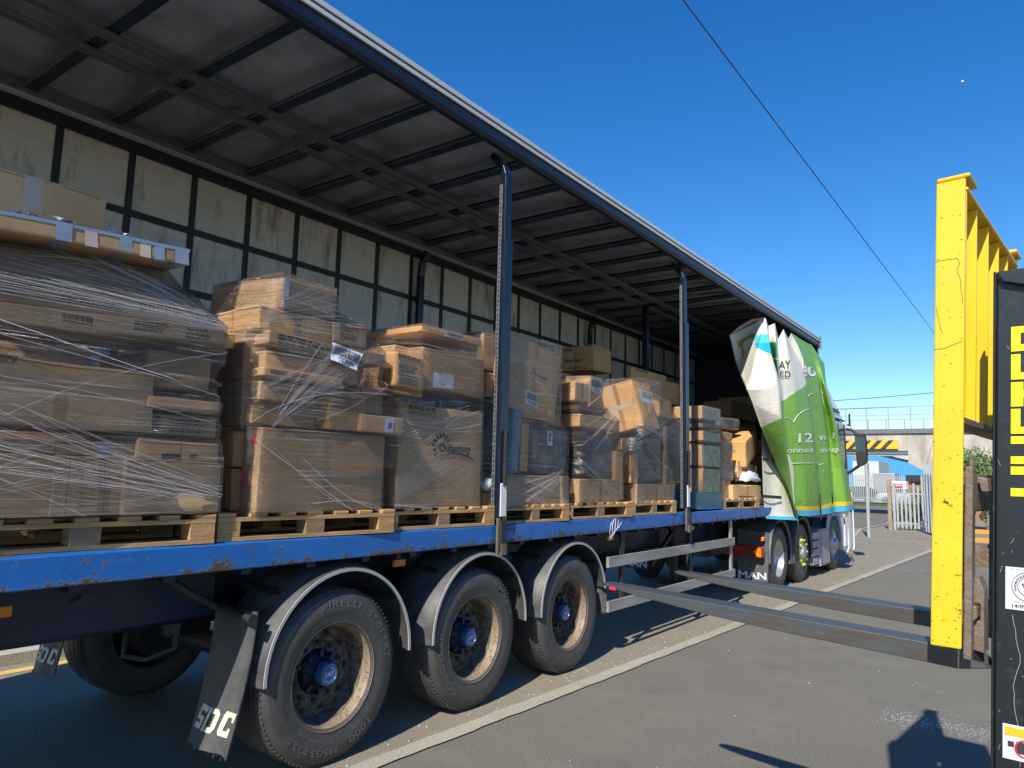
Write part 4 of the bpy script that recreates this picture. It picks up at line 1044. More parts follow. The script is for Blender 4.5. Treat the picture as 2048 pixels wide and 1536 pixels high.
# ---- load 4
L4_ = []
A(L4_, 'tall leaning carton beyond the near post, barcode label low on its face', (1015, 672), (1116, 838), -.06, .14, (-7, 0, 0), 'card', [('text', 'F', 'Homcom', .42, .56, .34, .06, .01)]+barlabel('F', .34, .13, .62, .31, 'TC15008')+[('patch', 'F', .86, .10, .92, .17, 'yellowst', 'yellow_sticker')])
A(L4_, 'low wide carton at the bottom of the load beyond the near post', (1008, 950), (1136, 1012), -.05, .6, m='card2')
L4_.append(carton_w('thin upright board of cardboard beside the blue foam roll', -.14, -.10, PX(1043, 870, -.1).y, PX(1058, 870, -.1).y, 1.72, 2.12, (-3, 0, 0), 'card3', seam=False))
A(L4_, 'grey padded bundle with a narrow white tag', (1062, 850), (1135, 948), -.09, .5, m='greywrap', name='padded_bundle', cat='bundle', items=[('patch', 'F', .42, .62, .55, .92, 'label', 'paper_label')], amp=.04, r=.05, seam=False)
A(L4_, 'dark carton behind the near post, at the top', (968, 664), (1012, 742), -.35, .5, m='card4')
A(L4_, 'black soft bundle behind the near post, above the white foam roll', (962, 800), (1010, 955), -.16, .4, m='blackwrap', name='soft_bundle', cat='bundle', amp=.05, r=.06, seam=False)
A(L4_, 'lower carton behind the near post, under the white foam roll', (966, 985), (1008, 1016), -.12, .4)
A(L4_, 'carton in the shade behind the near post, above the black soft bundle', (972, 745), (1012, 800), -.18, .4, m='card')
def roll(name, a, c, r, m, label, cat):
    a, c = Vector(a), Vector(c); b = MB(); n = 14
    pts = [a.lerp(c, k/n) for k in range(n+1)]; rs = [r*(.55 if k in (0, n) else 1)*(1+.07*math.sin(k*1.9)) for k in range(n+1)]
    b.tube(pts, rs, 18); o = b.build(name, m, None, smooth=True); tag(o, label, cat)
    CORN[o.name] = [a+Vector((i*r, j*r, 0)) for i in (-1, 1) for j in (-1, 1)]+[c+Vector((i*r, j*r, 0)) for i in (-1, 1) for j in (-1, 1)]
    return o
L4_.append(roll('foam_roll', PX(1018, 950, -.10), PX(1030, 812, -.10), .062, 'bluer', 'blue foam roll standing upright just beyond the near post', 'foam roll'))
roll('foam_roll', PX(965, 968, -.11), PX(1055, 974, -.11), .05, 'bag', 'white foam roll lying across behind the foot of the near post', 'foam roll')
# ---- load 5
L5_ = []
A(L5_, 'small carton at the top left of the fifth load', (1150, 761), (1177, 804), -.06, .35, m='card3')
A(L5_, 'carton beside it carrying a bright barcode label, top of the fifth load', (1178, 752), (1204, 818), -.05, .4, (0, 0, 3), 'card', barlabel('F', .05, .50, .98, .95, 'TC1502'))
A(L5_, 'long carton with an orange sunlit end, midway up the fifth load', (1159, 828), (1238, 864), -.04, .42, m='card3')
A(L5_, 'bottom carton of the fifth load with a square sunlit end', (1159, 958), (1238, 1004), -.04, .22, m='card')
A(L5_, 'grey soft bundle in the middle right of the fifth load', (1185, 868), (1240, 956), -.10, .4, m='greywrap', name='padded_bundle', cat='bundle', amp=.05, r=.06, seam=False)
A(L5_, 'shaded carton under the top pair of the fifth load', (1150, 806), (1215, 828), -.12, .5, m='card4')
L5_.append(carton_w('upright orange board at the right end of the fifth load', -.10, -.05, PX(1232, 950, -.05).y, PX(1246, 950, -.05).y, 1.47, 1.95, (0, 0, 0), 'card3', seam=False))
L5_.append(roll('wrapped_bundle', PX(1158, 950, -.16), PX(1156, 876, -.16), .135, 'blackwrap', 'shiny black film-wrapped bundle on the fifth pallet', 'bundle'))
# ---- load 6
L6_ = []
A(L6_, 'carton leaning backwards at the top of the sixth load, patched with tape', (1272, 764), (1312, 868), -.05, .42, (0, -14, 4), 'card3', barlabel('F', .3, .55, .98, .82)+[('patch', 'S', .1, .45, .9, .55, 'ctape', 'clear_tape'), ('patch', 'S', .3, 0, .38, 1, 'ctape', 'clear_tape')])
A(L6_, 'small pale taped carton high beside the second post', (1314, 795), (1346, 838), -.10, .3, (0, 0, 6), 'card3')
A(L6_, 'grey soft bundle in the middle of the sixth load', (1272, 872), (1335, 962), -.10, .45, m='greywrap', name='padded_bundle', cat='bundle', amp=.05, r=.05, seam=False)
A(L6_, 'dark upright bundle next to the second post', (1318, 838), (1362, 964), -.14, .4, m='greywrap', name='padded_bundle', cat='bundle', amp=.04, r=.05, seam=False)
A(L6_, 'bottom carton of the sixth load', (1274, 968), (1349, 1008), -.05, .5, m='card2')
A(L6_, 'small carton above the bottom one in the sixth load, sunlit on its end', (1262, 905), (1276, 966), -.08, .3, m='card3')
L6_.append(carton_w('long thin wooden batten standing in the sixth load', -.09, -.06, PX(1330, 900, -.06).y, PX(1335, 900, -.06).y, 1.62, 2.28, (0, 0, 0), 'wood', name='batten', cat='batten', seam=False))
L6_.append(roll('foil_bundle', PX(1262, 905, -.08), PX(1264, 875, -.08), .05, 'silverbox', 'silver foil-wrapped bundle on the left side of the sixth load', 'bundle'))
A(L6_, 'little orange carton under the leaning one in the sixth load', (1240, 876), (1256, 902), -.05, .2, (0, 0, 8), 'card3')
# ---- load 7
L7_ = []
for (v0, v1, m_, lb_) in ((812, 843, 'card3', 'top carton of the neat column just past the second post'), (846, 860, 'greywrap', 'grey padded packet in the neat column, second from its top'), (862, 886, 'card3', 'carton with striped tape, midway up the neat column past the second post'), (889, 934, 'card', 'tallest carton of the neat column past the second post'), (938, 984, 'card3', 'lowest brown carton of the neat column, red print on its end')):
    A(L7_, lb_, (1406, v0), (1440, v1), -.06, .5, (0, 0, random.uniform(-1, 1)), m_, [('patch', 'S', .45, 0, .56, 1, 'ctape', 'clear_tape'), ('patch', 'S', .72, 0, .80, 1, 'gtape', 'tape_band'), ('patch', 'F', 0, 0.02, 1, .98, 'greengoods', 'front_panel')] if m_ != 'greywrap' else [], seam=False)
A(L7_, 'teal box at the foot of the neat column past the second post', (1392, 985), (1445, 1016), -.06, .4, m='tealbox', seam=False, name='box', cat='box')
A(L7_, 'padded bundle beside the neat column, near the curtain', (1442, 880), (1466, 960), -.12, .4, m='greywrap', name='padded_bundle', cat='bundle', amp=.04, r=.05, seam=False)
# ---- load 8
A([], 'open carton with bent flaps holding a plastic-covered item', (1466, 970), (1521, 1000), -.05, .40, m='card3', items=[('icons', 'F', .2, .12, .6, .2)])
A([], 'carton tipped forward above the open one, near the curtain', (1480, 868), (1523, 922), -.20, .45, (14, 0, 8), 'card3', [('text', 'S', 'Outsunny', .2, .6, .5, .12, .01)])
A([], 'crushed carton just above the plastic-covered item', (1470, 925), (1522, 960), -.25, .4, (-3, 0, 4), 'card')
A([], 'dark carton high behind the tipped one, nearest the bulkhead', (1462, 800), (1512, 845), -.9, .5, m='card4')
A([], 'wide dark carton reading CLASS, behind the tipped one', (1445, 848), (1512, 925), -.75, .5, (0, 0, 0), 'card4', [('text', 'S', 'CLASS A', .3, .84, .4, .1, .01)])
b = MB(); c = PX(1494, 958, -.2); P = []
for i in range(15):
    th = math.pi*i/14*.5
    P.append([c+Vector((.17*math.cos(t)*math.cos(th)*(1+.12*math.sin(3*t+i)), .30*math.sin(t)*math.cos(th)*(1+.1*math.sin(5*t)), .15*math.sin(th)+.012*math.sin(7*t+i*2)-.03)) for t in [2*math.pi*k/28 for k in range(28)]])
b.grid(P, close=True); tag(b.build('plastic_bag', 'bag', None, smooth=True), 'white plastic-covered item bulging out of the open carton', 'bag')
A([], 'low carton beside the open one, in the gap before the curtain', (1446, 962), (1464, 1000), -.10, .35, (0, 0, 5), 'card2')
A([], 'grey soft parcel lying behind the tipped carton', (1446, 832), (1478, 862), -.35, .4, (0, 0, -6), 'greywrap', name='soft_bundle', cat='bundle', amp=.05, r=.04, seam=False)
A([], 'small carton with tape crossed over it, above the padded bundle near the curtain', (1444, 862), (1466, 880), -.14, .3, (0, 4, 3), 'card3', [('patch', 'F', .4, 0, .6, 1, 'ctape', 'clear_tape')])
# ---- far row
XB = -1.28
B_ = lambda *a, **k: carton(*a, **k)
B_('carton printed Pawhut, topmost in the far row, with a lighter front', (1188, 689), (1223, 748), XB, .55, m='card', items=[('text', 'S', 'Pawhut', .15, .35, .5, .16, .02), ('icons', 'S', .1, .82, .3, .1), ('text', 'S', 'PETS', .3, .05, .5, .08, .02)])
B_('flat board-like carton standing in the far row, paw print and a code on it', (1263, 732), (1333, 800), XB, .07, m='card', items=[('text', 'F', 'PAWHUT', .38, .33, .45, .1, .02), ('text', 'F', 'OWN09', .1, .88, .35, .09, .02)], seam=False)
B_('yellow-topped carton in the far row beside the flat board-like one', (1334, 762), (1358, 812), XB-.1, .4, m='card3')
for i, (y0, y1, z1, d) in enumerate(((2.3, 3.3, 2.0, 0), (3.4, 4.5, 2.15, .05), (4.6, 5.6, 2.1, 0), (5.7, 6.9, 2.35, .03), (7.0, 8.1, 2.42, 0), (8.2, 9.3, 2.15, .06), (9.4, 10.6, 2.25, 0), (10.7, 11.9, 2.3, .04))):
    if i == 3: z1 = 2.36
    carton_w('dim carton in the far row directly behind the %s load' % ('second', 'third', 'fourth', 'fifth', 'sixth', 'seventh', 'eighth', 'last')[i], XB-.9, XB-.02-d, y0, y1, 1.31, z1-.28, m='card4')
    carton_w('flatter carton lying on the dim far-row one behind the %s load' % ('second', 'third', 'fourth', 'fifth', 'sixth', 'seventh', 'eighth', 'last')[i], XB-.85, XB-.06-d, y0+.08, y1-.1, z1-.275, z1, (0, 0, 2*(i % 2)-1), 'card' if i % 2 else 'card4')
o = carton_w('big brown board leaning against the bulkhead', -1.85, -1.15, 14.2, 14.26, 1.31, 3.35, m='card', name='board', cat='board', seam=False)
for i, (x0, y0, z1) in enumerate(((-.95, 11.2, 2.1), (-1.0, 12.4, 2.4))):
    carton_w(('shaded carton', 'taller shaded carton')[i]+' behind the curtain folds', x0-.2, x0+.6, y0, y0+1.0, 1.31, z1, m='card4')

# ---- stretch film ----------------------------------------------------
def hull(pts):
    pts = sorted(set((round(a, 5), round(b_, 5)) for a, b_ in pts))
    def cr(o, a, b_): return (a[0]-o[0])*(b_[1]-o[1])-(a[1]-o[1])*(b_[0]-o[0])
    lo = []; up = []
    for p in pts:
        while len(lo) > 1 and cr(lo[-2], lo[-1], p) <= 0: lo.pop()
        lo.append(p)
    for p in pts[::-1]:
        while len(up) > 1 and cr(up[-2], up[-1], p) <= 0: up.pop()
        up.append(p)
    return lo[:-1]+up[:-1]
def wrapfilm(label, objs, zb, m='film', win=.16, strands=6, seed=1, top=True, fans=5):
    r_ = random.Random(seed)
    allp = [p for o in objs for p in CORN[o.name]]
    cx_ = (min(p.x for p in allp)+max(p.x for p in allp))/2; cy = (min(p.y for p in allp)+max(p.y for p in allp))/2
    zt = max(p.z for p in allp)
    NZ = int((zt-zb)/.025)+2; NA = 240
    zs = [zb+(zt-zb)*k/(NZ-1) for k in range(NZ)]
    hx = (max(p.x for p in allp)-min(p.x for p in allp))/2; hy = (max(p.y for p in allp)-min(p.y for p in allp))/2
    # angles crowded along the perimeter of the box
    per = []
    for k in range(NA):
        t = 4*k/NA; s_, f = int(t), t-int(t); q = 2*f-1
        per.append(((hx, q*hy), (-q*hx, hy), (-hx, -q*hy), (q*hx, -hy))[s_])
    dirs = [Vector((a, b_)).normalized() for a, b_ in per]
    Rr = np.zeros((NZ, NA))
    for i, z in enumerate(zs):
        pts = []
        for o in objs:
            c = CORN[o.name]; z0 = min(p.z for p in c); z1 = max(p.z for p in c)
            if z0-.01 <= z <= z1+.01: pts += [(p.x-cx_, p.y-cy) for p in c]
        if len(pts) < 3: continue
        H = hull(pts)
        for k, d in enumerate(dirs):
            best = 0
            for a in range(len(H)):
                p, q = H[a], H[(a+1) % len(H)]
                ex, ey = q[0]-p[0], q[1]-p[1]; den = d.x*ey-d.y*ex
                if abs(den) < 1e-9: continue
                t = (p[0]*ey-p[1]*ex)/den; s_ = (p[0]*d.y-p[1]*d.x)/den
                if t > 0 and -1e-6 <= s_ <= 1+1e-6: best = max(best, t)
            Rr[i, k] = best
    # taut film: piecewise linear over recesses (morphological closing with straight spans)
    w_ = max(1, int(win/.025)); out = Rr.copy()
    for i in range(NZ):
        for a in range(max(0, i-w_), i):
            for c in (range(i+1, min(NZ, i+w_+1))):
                t = (i-a)/(c-a); np.maximum(out[i], Rr[a]*(1-t)+Rr[c]*t, out=out[i])
    out = np.maximum(out, .08)
    for _ in range(1):
        sm = out.copy(); sm[:, :] = np.maximum(out, (np.roll(out, 1, 1)+np.roll(out, -1, 1))/2); out = sm
    P = []
    for i, z in enumerate(zs):
        row = []
        for k, d in enumerate(dirs):
            r0 = out[i, k]; nn = noise.noise(Vector((d.x*3*r0, d.y*3*r0+seed, z*9)))
            ww = noise.noise(Vector((d.y*1.2*r0+seed, z*22+d.y*r0*3, 1)))
            r1 = r0+.013+.004*nn+.004*ww
            row.append(Vector((cx_+d.x*r1, cy+d.y*r1, z)))
        P.append(row)
    if top:
        for t in (.97, .8, .4, .02): P.append([Vector((cx_+(p.x-cx_)*t, cy+(p.y-cy)*t, zt+.012+.01*(1-t))) for p in P[NZ-1]])
    Q = [r + [r[0]] for r in P]
    o = MB().grid(Q).build('stretch_film', m, None, smooth=True, fixn=False)
    me = o.data
    for p in me.polygons: p.use_smooth = True
    uv = me.uv_layers.new(name='UVMap'); L = NA+1; us = [0]
    for k in range(1, NA+1): us.append(us[-1]+(Vector(per[k % NA])-Vector(per[k-1])).length)
    for lp in me.loops:
        vi = lp.vertex_index; i, k = divmod(vi, L); uv.data[lp.index].uv = (us[k]+seed*2.7, zs[min(i, NZ-1)]+(.05*(i-NZ+1) if i >= NZ else 0))
    tag(o, label, 'plastic film', 'clear stretch film round the loads')
    # twisted strands over the film
    st = MB()
    def surf(kf, zf, e=.006):
        k = int(kf*NA) % NA; i = min(NZ-1, max(0, int(zf*(NZ-1)))); f = kf*NA-int(kf*NA); k2 = (k+1) % NA
        p = P[i][k].lerp(P[i][k2], f); q = P[min(NZ-1, i+1)][k].lerp(P[min(NZ-1, i+1)][k2], f); p = p.lerp(q, zf*(NZ-1)-i if i < NZ-1 else 0)
        return p+Vector((dirs[k].x*e, dirs[k].y*e, 0))
    for s_ in range(strands):
        k0 = r_.uniform(-.05, .10); k1 = r_.uniform(.17, .27); z0 = r_.uniform(.0, .95); z1 = max(0, min(1, z0+r_.uniform(-.4, .4)))
        n = 40; bow = r_.uniform(-.05, .05); rd = r_.choice((.0006, .0008, .0014))
        st.tube([surf((k0+(k1-k0)*t) % 1.0, max(0, min(1, z0+(z1-z0)*t+bow*math.sin(math.pi*t)))) for t in [j/n for j in range(n+1)]], rd, 4, cap=False)
    for s_ in range(fans):   # bundles of fine stretch lines fanning out of a pinched corner
        rev = r_.random() < .5; ka, kb = r_.uniform(-.03, .02), r_.uniform(.20, .27)
        if rev: ka, kb = kb, ka
        za = r_.random(); zb_ = za+r_.uniform(-.35, .35); spread = r_.uniform(.05, .22); nl = r_.randint(10, 22)
        for q in range(nl):
            g = q/(nl-1)-.5+r_.uniform(-.03, .03); e_ = r_.uniform(.4, 1); t0 = r_.uniform(0, .18); rd = r_.choice((.0003, .0004, .0005, .0007)); n = 24
            st.tube([surf((ka+(kb-ka)*t*e_) % 1.0, max(0, min(.999, za+(zb_-za)*t+g*spread*(t+.22*abs(1-t)))), .004) for t in [t0+(1-t0)*j/n for j in range(n+1)]], rd, 3, cap=False)
    if strands: st.build('film_strand', 'strand', o, smooth=True, fixn=False)
    return o
wrapfilm('heavy cloudy film wound round the left-edge load', [o for o in L1 if o is not top1], 1.36, 'filmh', .12, seed=1, strands=9, fans=7)
wrapfilm('clear film over the high crooked second load', L2_, 1.42, 'film', .22, seed=2, strands=6, fans=4)
wrapfilm('clear film over the third load with the sun logo carton', L3_, 1.45, 'film', .10, seed=3, strands=4, fans=3)
wrapfilm('film round the load beyond the near post with the blue roll', [o for o in L4_ if o.name.split('.')[0] != 'x'], 1.40, 'film', .16, seed=4, strands=4, fans=3)
wrapfilm('film round the fifth load with the black bundle', L5_, 1.42, 'film', .16, seed=5, strands=4, fans=3)
wrapfilm('film round the sixth load with the leaning carton', L6_, 1.42, 'film', .16, seed=6, strands=4, fans=3)
wrapfilm('film round the neat carton column past the second post', L7_, 1.33, 'film', .2, seed=7, strands=3, fans=3)
# =================================================================== TRACTOR UNIT
TK = thing('lorry_cab', (-1.25, 14.6, 0), 'white and blue lorry tractor unit coupled in front of the trailer', 'lorry')
def cabsec(y, w0, w1, z0, z1): return (y, w0, w1, z0, z1)
# cab body: side profile lofted across
def cab_body():
    b = MB()
    lo_ = [(15.05, 1.02), (16.95, 1.02), (17.06, 1.25), (17.07, 1.9), (16.86, 2.75), (16.70, 3.02), (15.05, 3.02)]
    xs = [(-2.42, .0), (-2.36, .03), (-.10, .03), (-.04, .0)]
    P = []
    cyc, czc = 16.0, 2.0
    for x, ins in [(-2.44, .06), (-2.40, .015), (-2.30, 0), (-.16, 0), (-.06, .015), (-.02, .06)]:
        P.append([(x, y-(ins if y > 16 else -ins), z+(ins if z < 1.5 else -ins)) for y, z in lo_])
    b.grid(P, close=True); n = len(lo_); b.f.append(tuple(range(n))); b.mi.append(0); e = 5*n; b.f.append(tuple(range(e, e+n))); b.mi.append(0)
    return b
CB = cab_body().build('cab', 'white', TK, smooth=True)
b = MB(); lo_ = [(15.05, 3.03), (16.74, 3.03), (16.62, 3.30), (16.35, 3.62), (16.0, 3.82), (15.5, 3.92), (15.1, 3.90)]; P = []
for x, ins in [(-2.30, .22), (-2.22, .10), (-2.0, .02), (-.46, .02), (-.24, .10), (-.16, .22)]:
    P.append([(x if z > 3.05 else (-2.42 if x < -1 else -.04) if ins > .2 else x, y, z-(ins*(z-3.03))*1.0) for y, z in lo_])
b.grid(P, close=True); n = 7; b.f.append(tuple(range(n))); b.mi.append(0); b.f.append(tuple(range(5*n, 6*n))); b.mi.append(0)
RF = b.build('roof_fairing', 'white', TK, smooth=True)
b = MB()
for r in range(3):
    for k in range(7):
        y = 16.42-k*.10; z = 3.28-r*.05
        b.box(-.13+.02*r, -.10+.035*r, y-.02, y+.02, z-.014, z+.014)
b.build('roof_vents', 'strap', RF)
MB().box(-.035, -.012, 15.3, 16.75, 3.0, 3.035).build('roof_gutter', 'dark', CB)
# side window, pillar, windscreen, visor
b = MB().prism([(-.022, 16.12, 2.15), (-.022, 16.72, 1.98), (-.022, 16.82, 2.25), (-.022, 16.66, 2.92), (-.022, 16.12, 2.92)], (.006, 0, 0)); b.build('side_window', 'glass', CB)
b = MB().bar((-.014, 16.80, 2.0), (-.014, 16.69, 2.95), .04, .02, (1, 0, 0)); b.bar((-.014, 16.10, 2.1), (-.014, 16.10, 2.93), .04, .02, (1, 0, 0)); b.build('window_frame', 'strap', CB)
b = MB().prism([(-2.3, 17.062, 1.95), (-.15, 17.062, 1.95), (-.22, 16.87, 2.85), (-2.23, 16.87, 2.85)], (0, .012, 0)); b.build('windscreen', 'glass', CB)
MB().box(-2.3, -.15, 16.75, 17.0, 2.93, 3.03).build('sun_visor', 'dark', CB, bevel=.01)
# blue graphic on door
b = MB().prism([(-.021, 15.3, 1.05), (-.021, 16.75, 1.05), (-.021, 16.95, 1.4), (-.021, 16.6, 1.95), (-.021, 15.9, 1.6), (-.021, 15.3, 1.9)], (.004, 0, 0)); b.build('door_graphic', 'cabblue', CB)
b = MB()
for k in range(7): b.bar((-.014, 16.2+.08*k, 1.9-.05*k), (-.014, 16.45+.06*k, 1.6-.03*k), .012, .003, (1, 0, 0))
b.build('door_lettering', 'white', CB, fixn=False)
MB().tube([(-.01, 16.25, 1.55), (.015, 16.3, 1.55), (.015, 16.42, 1.55), (-.01, 16.47, 1.55)], .012, 6).build('door_handle', 'dark', CB)
# mirrors
def mirror():
    b = MB(); P = []
    for k, (z, w0, w1) in enumerate([(2.74, .22, .30), (2.72, .17, .385), (2.66, .165, .40), (2.3, .18, .415), (2.14, .19, .40), (2.08, .20, .33), (2.06, .22, .28)]):
        P.append([(w0, 16.78, z), (w0+.02, 16.72, z), (w1-.03, 16.72, z), (w1, 16.79, z), (w1-.02, 16.88, z), (w0+.03, 16.90, z)])
    b.grid(P, close=True); b.f.append(tuple(range(6))); b.mi.append(0); e = 36; b.f.append(tuple(range(e, e+6))); b.mi.append(0)
    o = b.build('mirror', 'black', TK, smooth=True)
    MB().prism([(.19, 16.714, 2.36), (.385, 16.714, 2.36), (.385, 16.714, 2.66), (.185, 16.714, 2.68)], (0, .004, 0)).build('mirror_glass', 'glass', o)
    MB().tube([(-.02, 16.86, 2.86), (.1, 16.86, 2.84), (.2, 16.84, 2.75), (.28, 16.83, 2.72)], .03, 8).build('mirror_arm', 'black', o, smooth=True)
    MB().tube([(-.02, 16.86, 1.9), (.10, 16.86, 1.98), (.24, 16.84, 2.08)], .03, 8).build('mirror_arm', 'black', o, smooth=True)
mirror()
b = MB().tube([(-.0, 16.95, 2.95), (.03, 17.0, 2.93), (.04, 16.98, 3.2)], .022, 6); b.build('mirror_arm', 'black', TK)
# lower cab: wheel arch skirt, bumper, step, grille
b = MB(); n = 16; C = (-.02, 15.55, .50); P = []
for k in range(n+1):
    t = R_(180-180*k/n); P.append([(-.02, C[1]+.56*math.cos(t), C[2]+.58*math.sin(t)), (-.02, C[1]+(.74 if 2 < k < n-2 else .72)*math.cos(t), min(1.25, C[2]+.85*math.sin(t)+.05))])
Q = [[(p[0]-.35, p[1], p[2]) for p in r] for r in P]
b.grid(P); b.grid([[r[0] for r in P], [r[0] for r in Q]])
b.build('wheel_arch', 'cabblue', TK, smooth=True, fixn=False)
b = MB().prism([(-.03, 16.15, .55), (-.03, 16.35, .32), (-.03, 17.05, .30), (-.03, 17.22, .42), (-.03, 17.22, 1.05), (-.03, 17.05, 1.10), (-.03, 16.30, 1.10)], (-2.4, 0, 0)); b.build('bumper', 'white', TK, bevel=.02)
MB().box(-2.3, -.15, 17.075, 17.12, 1.12, 1.9).build('grille', 'black', TK, bevel=.01)
b = MB().tube([(.01, 16.35, .98), (.025, 16.55, .75), (.025, 16.55, .36), (.01, 16.38, .22)], .014, 8); b.build('guard_bar', 'white', TK, smooth=True)
b = MB().tube([(.0, 17.10, 1.5), (.012, 17.14, 1.2), (.012, 17.16, .35), (.0, 17.1, .28)], .014, 8); b.build('guard_bar', 'white', TK, smooth=True)
b = MB().prism([(-.028, 16.42, .40), (-.028, 16.85, .40), (-.028, 16.85, .95), (-.028, 16.5, .95)], (.012, 0, 0)); b.build('step_panel', 'whitecl', TK)
b = MB().box(-.02, .02, 16.30, 16.38, 1.0, 1.06); b.build('side_lamp', 'yellowst', TK, bevel=.006)
for z in (1.35, 1.5): MB().box(-.6, -.1, 17.10, 17.14, z-.06, z+.04).build('headlight', 'chrome', TK, bevel=.01)
# chassis and side locker
for x in (-.85, -1.65): MB().box(x-.04, x+.04, 10.9, 16.8, .72, .98).build('chassis_beam', 'dark', TK)
MB().box(-2.2, -.3, 13.9, 15.0, .65, 1.0).build('chassis_deck', 'dark', TK)
LK = MB().box(-.50, -.005, 14.32, 15.02, .16, .84).build('side_locker', 'silverbox', TK, bevel=.03)
MB().box(-.006, .008, 14.36, 14.98, .20, .80).build('locker_lid', 'silverbox', LK, bevel=.015)
b = MB()
for k in range(4): b.box(-.50, -.02, 13.85, 14.30, .22+.15*k, .345+.15*k)
b.build('battery_box', 'silverbox', TK, bevel=.01)
MB().box(-2.45, -1.95, 13.85, 15.0, .2, .85).build('fuel_tank', 'silverbox', TK, bevel=.04)
b = MB().lathe((-1.25, 12.2, 1.10), [(0, .01), (0, .45), (.06, .5), (.06, .01)], 'z', 24); b.build('fifth_wheel', 'dark', TK)
def twheel(y, x, kind, flip=False):
    c = (x, y, .50); sg = -1 if flip else 1
    if kind == 'drive':
        w_ = MB().lathe(c, [(-.01, .295), (.0, .305), (-.01, .29), (-.10, .27), (-.14, .24), (-.15, .12), (-.08, .10), (-.07, .01)], n=48)
    else:
        w_ = MB().lathe(c, [(-.01, .295), (.0, .305), (-.01, .29), (-.05, .27), (-.06, .24), (.0, .20), (.02, .17), (.02, .12), (.06, .10), (.07, .01)], n=48)
    wh = w_.build('wheel', 'chrome', TK, smooth=True)
    MB().lathe(c, [(-.012, .288), (.0, .30), (.008, .36), (.004, .44), (-.012, .478), (-.04, .498), (-.26, .498), (-.3, .47), (-.31, .3)], n=64).build('tyre', 'tyre', wh, smooth=True, fixn=False)
    if kind == 'tag':
        for k in range(10):
            a = 2*math.pi*k/10; q = Vector((x+.0, y+.215*math.cos(a), .5+.215*math.sin(a)))
            MB().tube([q, q+Vector((.03, 0, 0)), q+Vector((.05, 0, 0))], [.028, .028, .012], 8).build('nut_cap', 'lime', wh, smooth=True)
        MB().lathe((x+.015, y, .5), [(0, .20), (.004, .20), (.004, .235), (0, .235)], n=32).build('nut_ring', 'lime', wh)
twheel(11.85, -.04, 'drive'); twheel(13.15, -.04, 'tag'); twheel(15.55, -.04, 'front')
for y in (11.85, 13.15, 15.55): MB().lathe((-2.12, y, .50), [(-.0, .1), (.0, .3), (.0, .44), (-.04, .498), (-.26, .498), (-.31, .4), (-.31, .1)], n=32).build('wheel', 'tyre', TK, smooth=True)
MB().lathe((-.38, 11.85, .5), [(0, .3), (0, .44), (-.04, .498), (-.26, .498), (-.3, .4)], n=32).build('inner_wheel', 'tyre', TK, smooth=True)
for cy in (11.85, 13.15):
    P = []; n = 22
    for k in range(n+1):
        t = R_(195-210*k/n) if cy > 12 else R_(185-200*k/n)
        row = [(x, cy+r*math.cos(t), .52+r*math.sin(t)) for x, r in ((-.02, .555), (-.0, .60), (-.10, .635), (-.62, .64))]
        row += [(x, cy+(r-.012)*math.cos(t), .52+(r-.012)*math.sin(t)) for x, r in ((-.62, .64), (-.10, .635), (-.0, .60), (-.02, .555))]
        P.append(row)
    MB().grid(P, close=True).build('mudguard', 'fender', TK, smooth=True)
fm = MB().prism([(-.02, 11.18, .20), (-.48, 11.18, .20), (-.48, 11.22, .95), (-.02, 11.26, .92)], (0, .015, 0)).build('mudflap', 'fender', TK)
b = MB(); text_on(b, 'MAN', (-.46, 11.172, .235), (1, 0, 0), (0, 0, 1), .14, .03, width=.42); b.build('mudflap_lettering', 'label', fm, fixn=False)
fm = MB().prism([(-2.45, 11.18, .20), (-1.95, 11.18, .20), (-1.95, 11.22, .9), (-2.45, 11.22, .9)], (0, .015, 0)).build('mudflap', 'dark', TK)
b = MB(); text_on(b, 'MAN', (-2.40, 11.172, .235), (1, 0, 0), (0, 0, 1), .14, .03, width=.42); b.build('mudflap_lettering', 'label', fm, fixn=False)
TL_ = MB().box(-.62, -.05, 11.06, 11.13, .56, .72).build('tail_lamp', 'redlens', TK, bevel=.01)
b = MB().prism([(-.20, 11.058, .64), (-.12, 11.058, .70), (-.08, 11.058, .70), (-.075, 11.058, .57), (-.12, 11.058, .57)], (0, -.004, 0)); b.build('indicator', 'amberlit', TL_)
b = MB().prism([(-.33, 11.058, .57), (-.21, 11.058, .57), (-.19, 11.058, .62), (-.28, 11.058, .64)], (0, -.003, 0)); b.build('reversing_lamp', 'glass', TL_)
MB().box(-.10, -.06, 11.12, 11.2, .80, .86).build('side_lamp', 'amberlit', TK, bevel=.01)
MB().box(-2.3, -.9, 11.1, 11.16, .55, .66).build('rear_crossbar', 'dark', TK)
# =================================================================== FORKLIFT
FO = Vector((3.2, 2.95, 0))
FT = thing('forklift', FO, 'yellow and black forklift with its forks raised towards the trailer', 'forklift')
# local frame: a along the carriage, bdir towards the fork tips, tilted back
AV = Vector((.10, 1.0, 0)).normalized(); BV = Vector((-1, .10, 0)).normalized(); tilt = R_(3.1)
def FP(s_, f, z, z0=1.2, tl=True):
    """s along carriage from its near end (y=2.45), f forwards from the backrest plane, z height"""
    base = Vector((3.15, 2.45, 0))
    back = -(z-z0)*math.tan(tilt) if tl else 0
    return base+AV*s_+BV*(f+back)+Vector((0, 0, z))
def fbox(b, s0, s1, f0, f1, z0, z1, mi=0, tl=True):
    c = [FP(s_, f, z, tl=tl) for s_ in (s0, s1) for f in (f0, f1) for z in (z0, z1)]
    b.add(c, [(0, 1, 3, 2), (4, 6, 7, 5), (0, 4, 5, 1), (2, 3, 7, 6), (0, 2, 6, 4), (1, 5, 7, 3)], mi); return b
BR_ = fbox(MB(), .0, .014, .0, .077, 1.228, 2.595).build('load_backrest', 'yellow', FT, bevel=.004)
BL = 1.02
